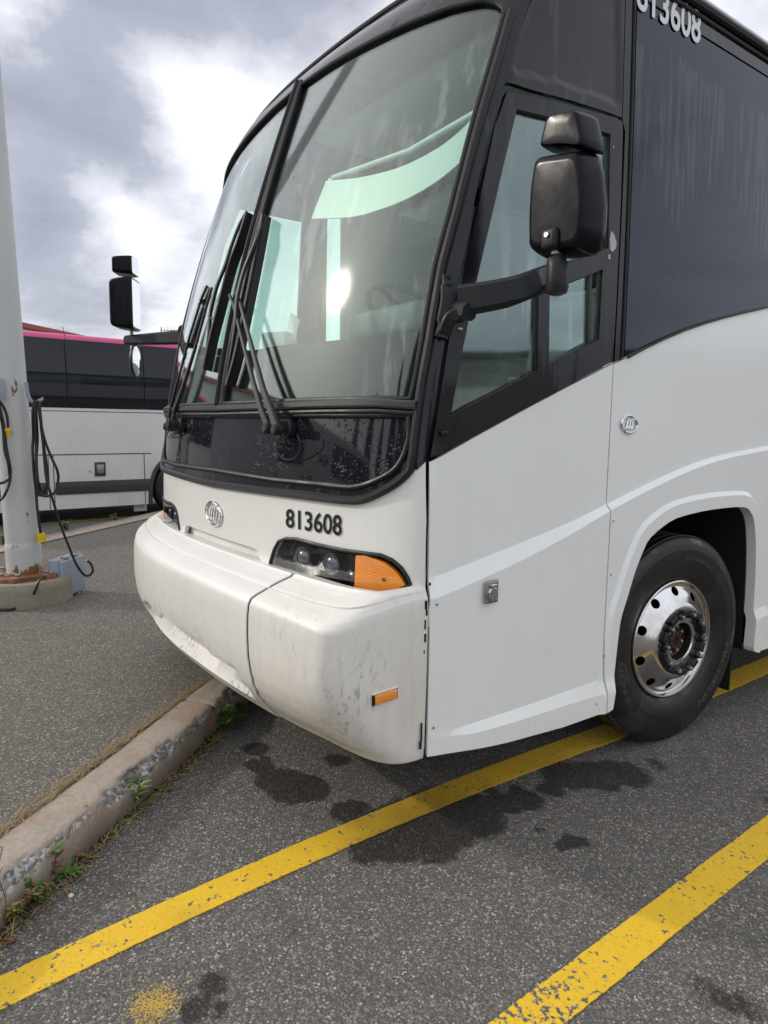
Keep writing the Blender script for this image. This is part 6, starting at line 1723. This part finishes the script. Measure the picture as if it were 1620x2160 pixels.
weed('short dead stalk at the kerb nearer the coach', 324, 1640, 0, 'stalk', .09, 24, ('leaf_dead',))
weed('small weed growing at the far kerb right of the post', 141, 1122, .135, 'bush', .14, 31, ('leaf',), 'weeds on the far kerb')
weed('small weed at the far kerb left of the post', 8, 1152, .135, 'bush', .13, 32, ('leaf', 'leaf_yellow'), 'weeds on the far kerb')
weed('small weed on the far kerb near the mud flap', 243, 1100, .135, 'bush', .10, 33, ('leaf', 'straw'), 'weeds on the far kerb')
def blades(name, lab, n, fn, mats, seed):
    rnd = random.Random(seed); bm = bmesh.new()
    for i in range(n):
        P, d, L_, w_ = fn(rnd); leaf(bm, P, d, L_, w_, curl=rnd.uniform(.1, .7), seg=3)
    return tag(link(name, bm, mats, None), lab, kind='stuff')
def back(rnd):
    p = rnd.uniform(-3.6, .55); dens = noise.noise(Vector((p*3, 7, 0))); q_ = 1.500+abs(rnd.gauss(0, .016+.012*max(0, dens)))
    a = rnd.gauss(0, .5)+(0 if rnd.random() < .5 else pi); d = KE*cos(a)+KN*sin(a)+Vector((0, 0, abs(rnd.gauss(0, .35)))); return pq(p, q_, .136+abs(rnd.gauss(0, .006))), d, rnd.uniform(.02, .09), .0034
blades('dry_grass', 'dry straw coloured grass lying along the back of the kerb', 3200, back, 'straw', 1)
def front(rnd):
    p = rnd.uniform(-3.6, .5); q_ = 1.285-abs(rnd.gauss(0, .022+.018*max(0, noise.noise(Vector((p*2.2, 3, 0)))))); a = rnd.random()*2*pi
    return pq(p, q_, .004+abs(rnd.gauss(0, .006))), Vector((cos(a), sin(a), abs(rnd.gauss(0, .5)))), rnd.uniform(.012, .055), .0032
blades('dry_grass', 'dry grass and litter along the foot of the kerb', 1700, front, 'straw', 2)
blades('moss', 'low green moss and sprouts along the kerb foot', 420, lambda r: (lambda t: (t[0], t[1]+Vector((0, 0, .5)), t[2]*.5, .004))(front(r)), 'leaf', 4)
blades('leaf_litter', 'small brown leaf litter along the kerb foot', 160, lambda r: (lambda t: (t[0], t[1], r.uniform(.01, .022), .010))(front(r)), 'leaf_dead', 5)
bm = bmesh.new()
for i in range(150):
    p = -3.7+4.3*i/149; w_ = .03+.022*noise.noise(Vector((p*2.2, 3, 0)))+.012*noise.noise(Vector((p*12, 3, 0)))
    a_ = bm.verts.new(pq(p, 1.31, .012)); b_ = bm.verts.new(pq(p, 1.295-w_*.45, .008+.003*noise.noise(Vector((p*20, 0, 0))))); c_ = bm.verts.new(pq(p, 1.295-w_, .0005))
    if i: bm.faces.new((pa_, a_, b_, pb_)); bm.faces.new((pb_, b_, c_, pc_))
    pa_, pb_, pc_ = a_, b_, c_
tag(link('soil', bm, 'soil', None), 'dark soil gathered at the foot of the kerb', kind='stuff')
def dead_leaf(lab, u, v, z, L_, mat, seed):
    rnd = random.Random(seed); P = on_z(u, v, z); bm = bmesh.new(); a = rnd.random()*6; leaf(bm, Vector((0, 0, .004)), Vector((cos(a), sin(a), .45)), L_, L_*.55, curl=1.1, seg=6); leaf(bm, Vector((0, 0, .004)), Vector((cos(a+.9), sin(a+.9), .35)), L_*.7, L_*.4, curl=.9, seg=5)
    o = link('dead_leaf', bm, mat, None); o.location = P; return tag(o, lab, 'leaf', 'fallen leaves by the kerb')
dead_leaf('curled orange brown leaf leaning on the kerb face', 148, 1808, .03, .060, 'leaf_dead', 4)
dead_leaf('crumpled dark brown leaf at the left edge below the kerb', 30, 1985, .004, .060, 'leaf_dead', 5)
dead_leaf('small pale curled leaf just above the crumpled brown one', 12, 1962, .004, .035, 'straw', 9)
dead_leaf('small crimson leaf on the gravel by the upright weed', 306, 1665, .004, .030, 'leaf_red', 6)
dead_leaf('small tan leaf right of the crimson one', 352, 1668, .004, .030, 'leaf_dead', 8)
def pebble(lab, u, v, r, seed):
    P = on_z(u, v); bm = bmesh.new(); bmesh.ops.create_icosphere(bm, subdivisions=2, radius=r)
    for q_ in bm.verts: q_.co *= 1+.25*noise.noise(q_.co*60+Vector((seed, 0, 0))); q_.co.z *= .6
    o = link('pebble', bm, 'pebble', None); o.location = P+Vector((0, 0, r*.35)); return tag(o, lab, 'stone', 'white pebbles on the asphalt')
pebble('white pebble on the asphalt between kerb weeds and yellow line', 150, 1891, .010, 1)
pebble('tiny white pebble nearest the left end of the yellow line', 77, 2011, .005, 2)
pebble('tiny white stone chip beside the low weed at the kerb', 271, 1737, .006, 3)

# ------------------------------------------------------------------ what stands behind the photographer and shows only as reflections
def conifer(x, y, h, seed):
    rnd = random.Random(seed); g = thing('conifer_tree', 'dark conifer seen only as a reflection in the coach glass', 'tree', (x, y, 0), rnd.random()*6, 'conifers reflected in the glass')
    bm = bmesh.new(); tube(bm, [Vector((0, 0, -.2)), Vector((.05, 0, h*.5)), Vector((0, 0, h*.97))], [.22, .13, .02], 8); link('trunk', bm, 'bark', g)
    bm = bmesh.new()
    for i in range(1500):
        t = rnd.random()**.8; z = h*(.08+.92*t); R_ = h*.17*(1-t)**.8*(.55+.45*rnd.random())+.05; a = rnd.random()*2*pi; d = Vector((cos(a), sin(a), -.25))
        leaf(bm, Vector((cos(a)*R_*.3, sin(a)*R_*.3, z)), d, R_, .30*rnd.uniform(.6, 1.3), curl=.2, seg=2)
    link('crown', bm, 'far_leaf', g)
for i, (x, y, h) in enumerate(((-14, -30, 9), (-10.5, -31, 11), (-6, -28, 8), (-2.6, -29, 13), (.5, -28, 15), (3.2, -30, 12), (7.5, -27, 14), (11, -24, 9), (15, -20, 10), (18.5, -17, 8.5))): conifer(x, y, h, i)
wh = thing('warehouse', 'long low grey warehouse reflected in the dark side glass', 'building', (30, 34, 0), radians(-38))
bm = bmesh.new(); bx(bm, -28, 28, -8, 8, -.1, 5.6, .05); link('warehouse_wall', bm, 'wall_grey', wh, smooth=False)
bm = bmesh.new(); bx(bm, -28.2, 28.2, -8.2, 8.2, 5.601, 6.0, .02); link('roof', bm, 'coach_grey', wh, smooth=False)
for i in range(6): bm = bmesh.new(); bx(bm, -24+9*i, -20.5+9*i, -8.05, -7.99, 0, 3.8); link('loading_door', bm, 'siding', wh, smooth=False)

# white coach 404 parked ahead of the pink one, seen as a reflection in the windshield
oc_ = thing('coach_bus', 'white coach with red swoosh and number 404 mirrored in the windshield corner', 'bus', (-6.9, -8.6, -.14), radians(3))
def orel(o): o.parent = oc_; return o
bm = bmesh.new(); bx(bm, -1.27, 1.27, -10.5, 0, .32, 3.35, .14); link('body', bm, 'coach_white', oc_)
sw_ = [(1.285, -t, 1.9-.9*sin(pi*min(1, t/7))) for t in [.2+.3*i for i in range(32)]]
bm = bmesh.new(); strap(bm, [Vector(p) for p in sw_], .16, .012, (1, 0, 0)); link('red_swoosh', bm, 'red_paint', oc_)
bm = bmesh.new(); strap(bm, [Vector((1.2-2.4*i/14, .006, 1.75-.55*sin(pi*i/14))) for i in range(15)], .14, .014, (0, 1, 0)); link('red_swoosh', bm, 'red_paint', oc_)
bm = bmesh.new(); bx(bm, 1.262, 1.276, -10, -2.2, 1.95, 3.0, .005); link('window', bm, 'coach_glass', oc_)
bm = bmesh.new(); bx(bm, -1.05, 1.05, -.01, .008, 2.0, 3.0, .005); link('rear_window', bm, 'coach_glass', oc_)
lettering('fleet_number', '404', 'decal_black', lambda x, y: Vector((1.275, -1.9+.9*x, 2.1+.42*y)), oc_, .01)
lettering('fleet_number', '404', 'decal_black', lambda x, y: Vector((.9-.8*x, .012, 1.0+.36*y)), oc_, .01)
for yy in (-2.6, -8.2):
    wq = copy_tree(wl, oc_); wq.location = (1.2, yy, .525); wq.rotation_euler = (0, 0, 0); wq['label'] = 'wheel of the mirrored white coach'
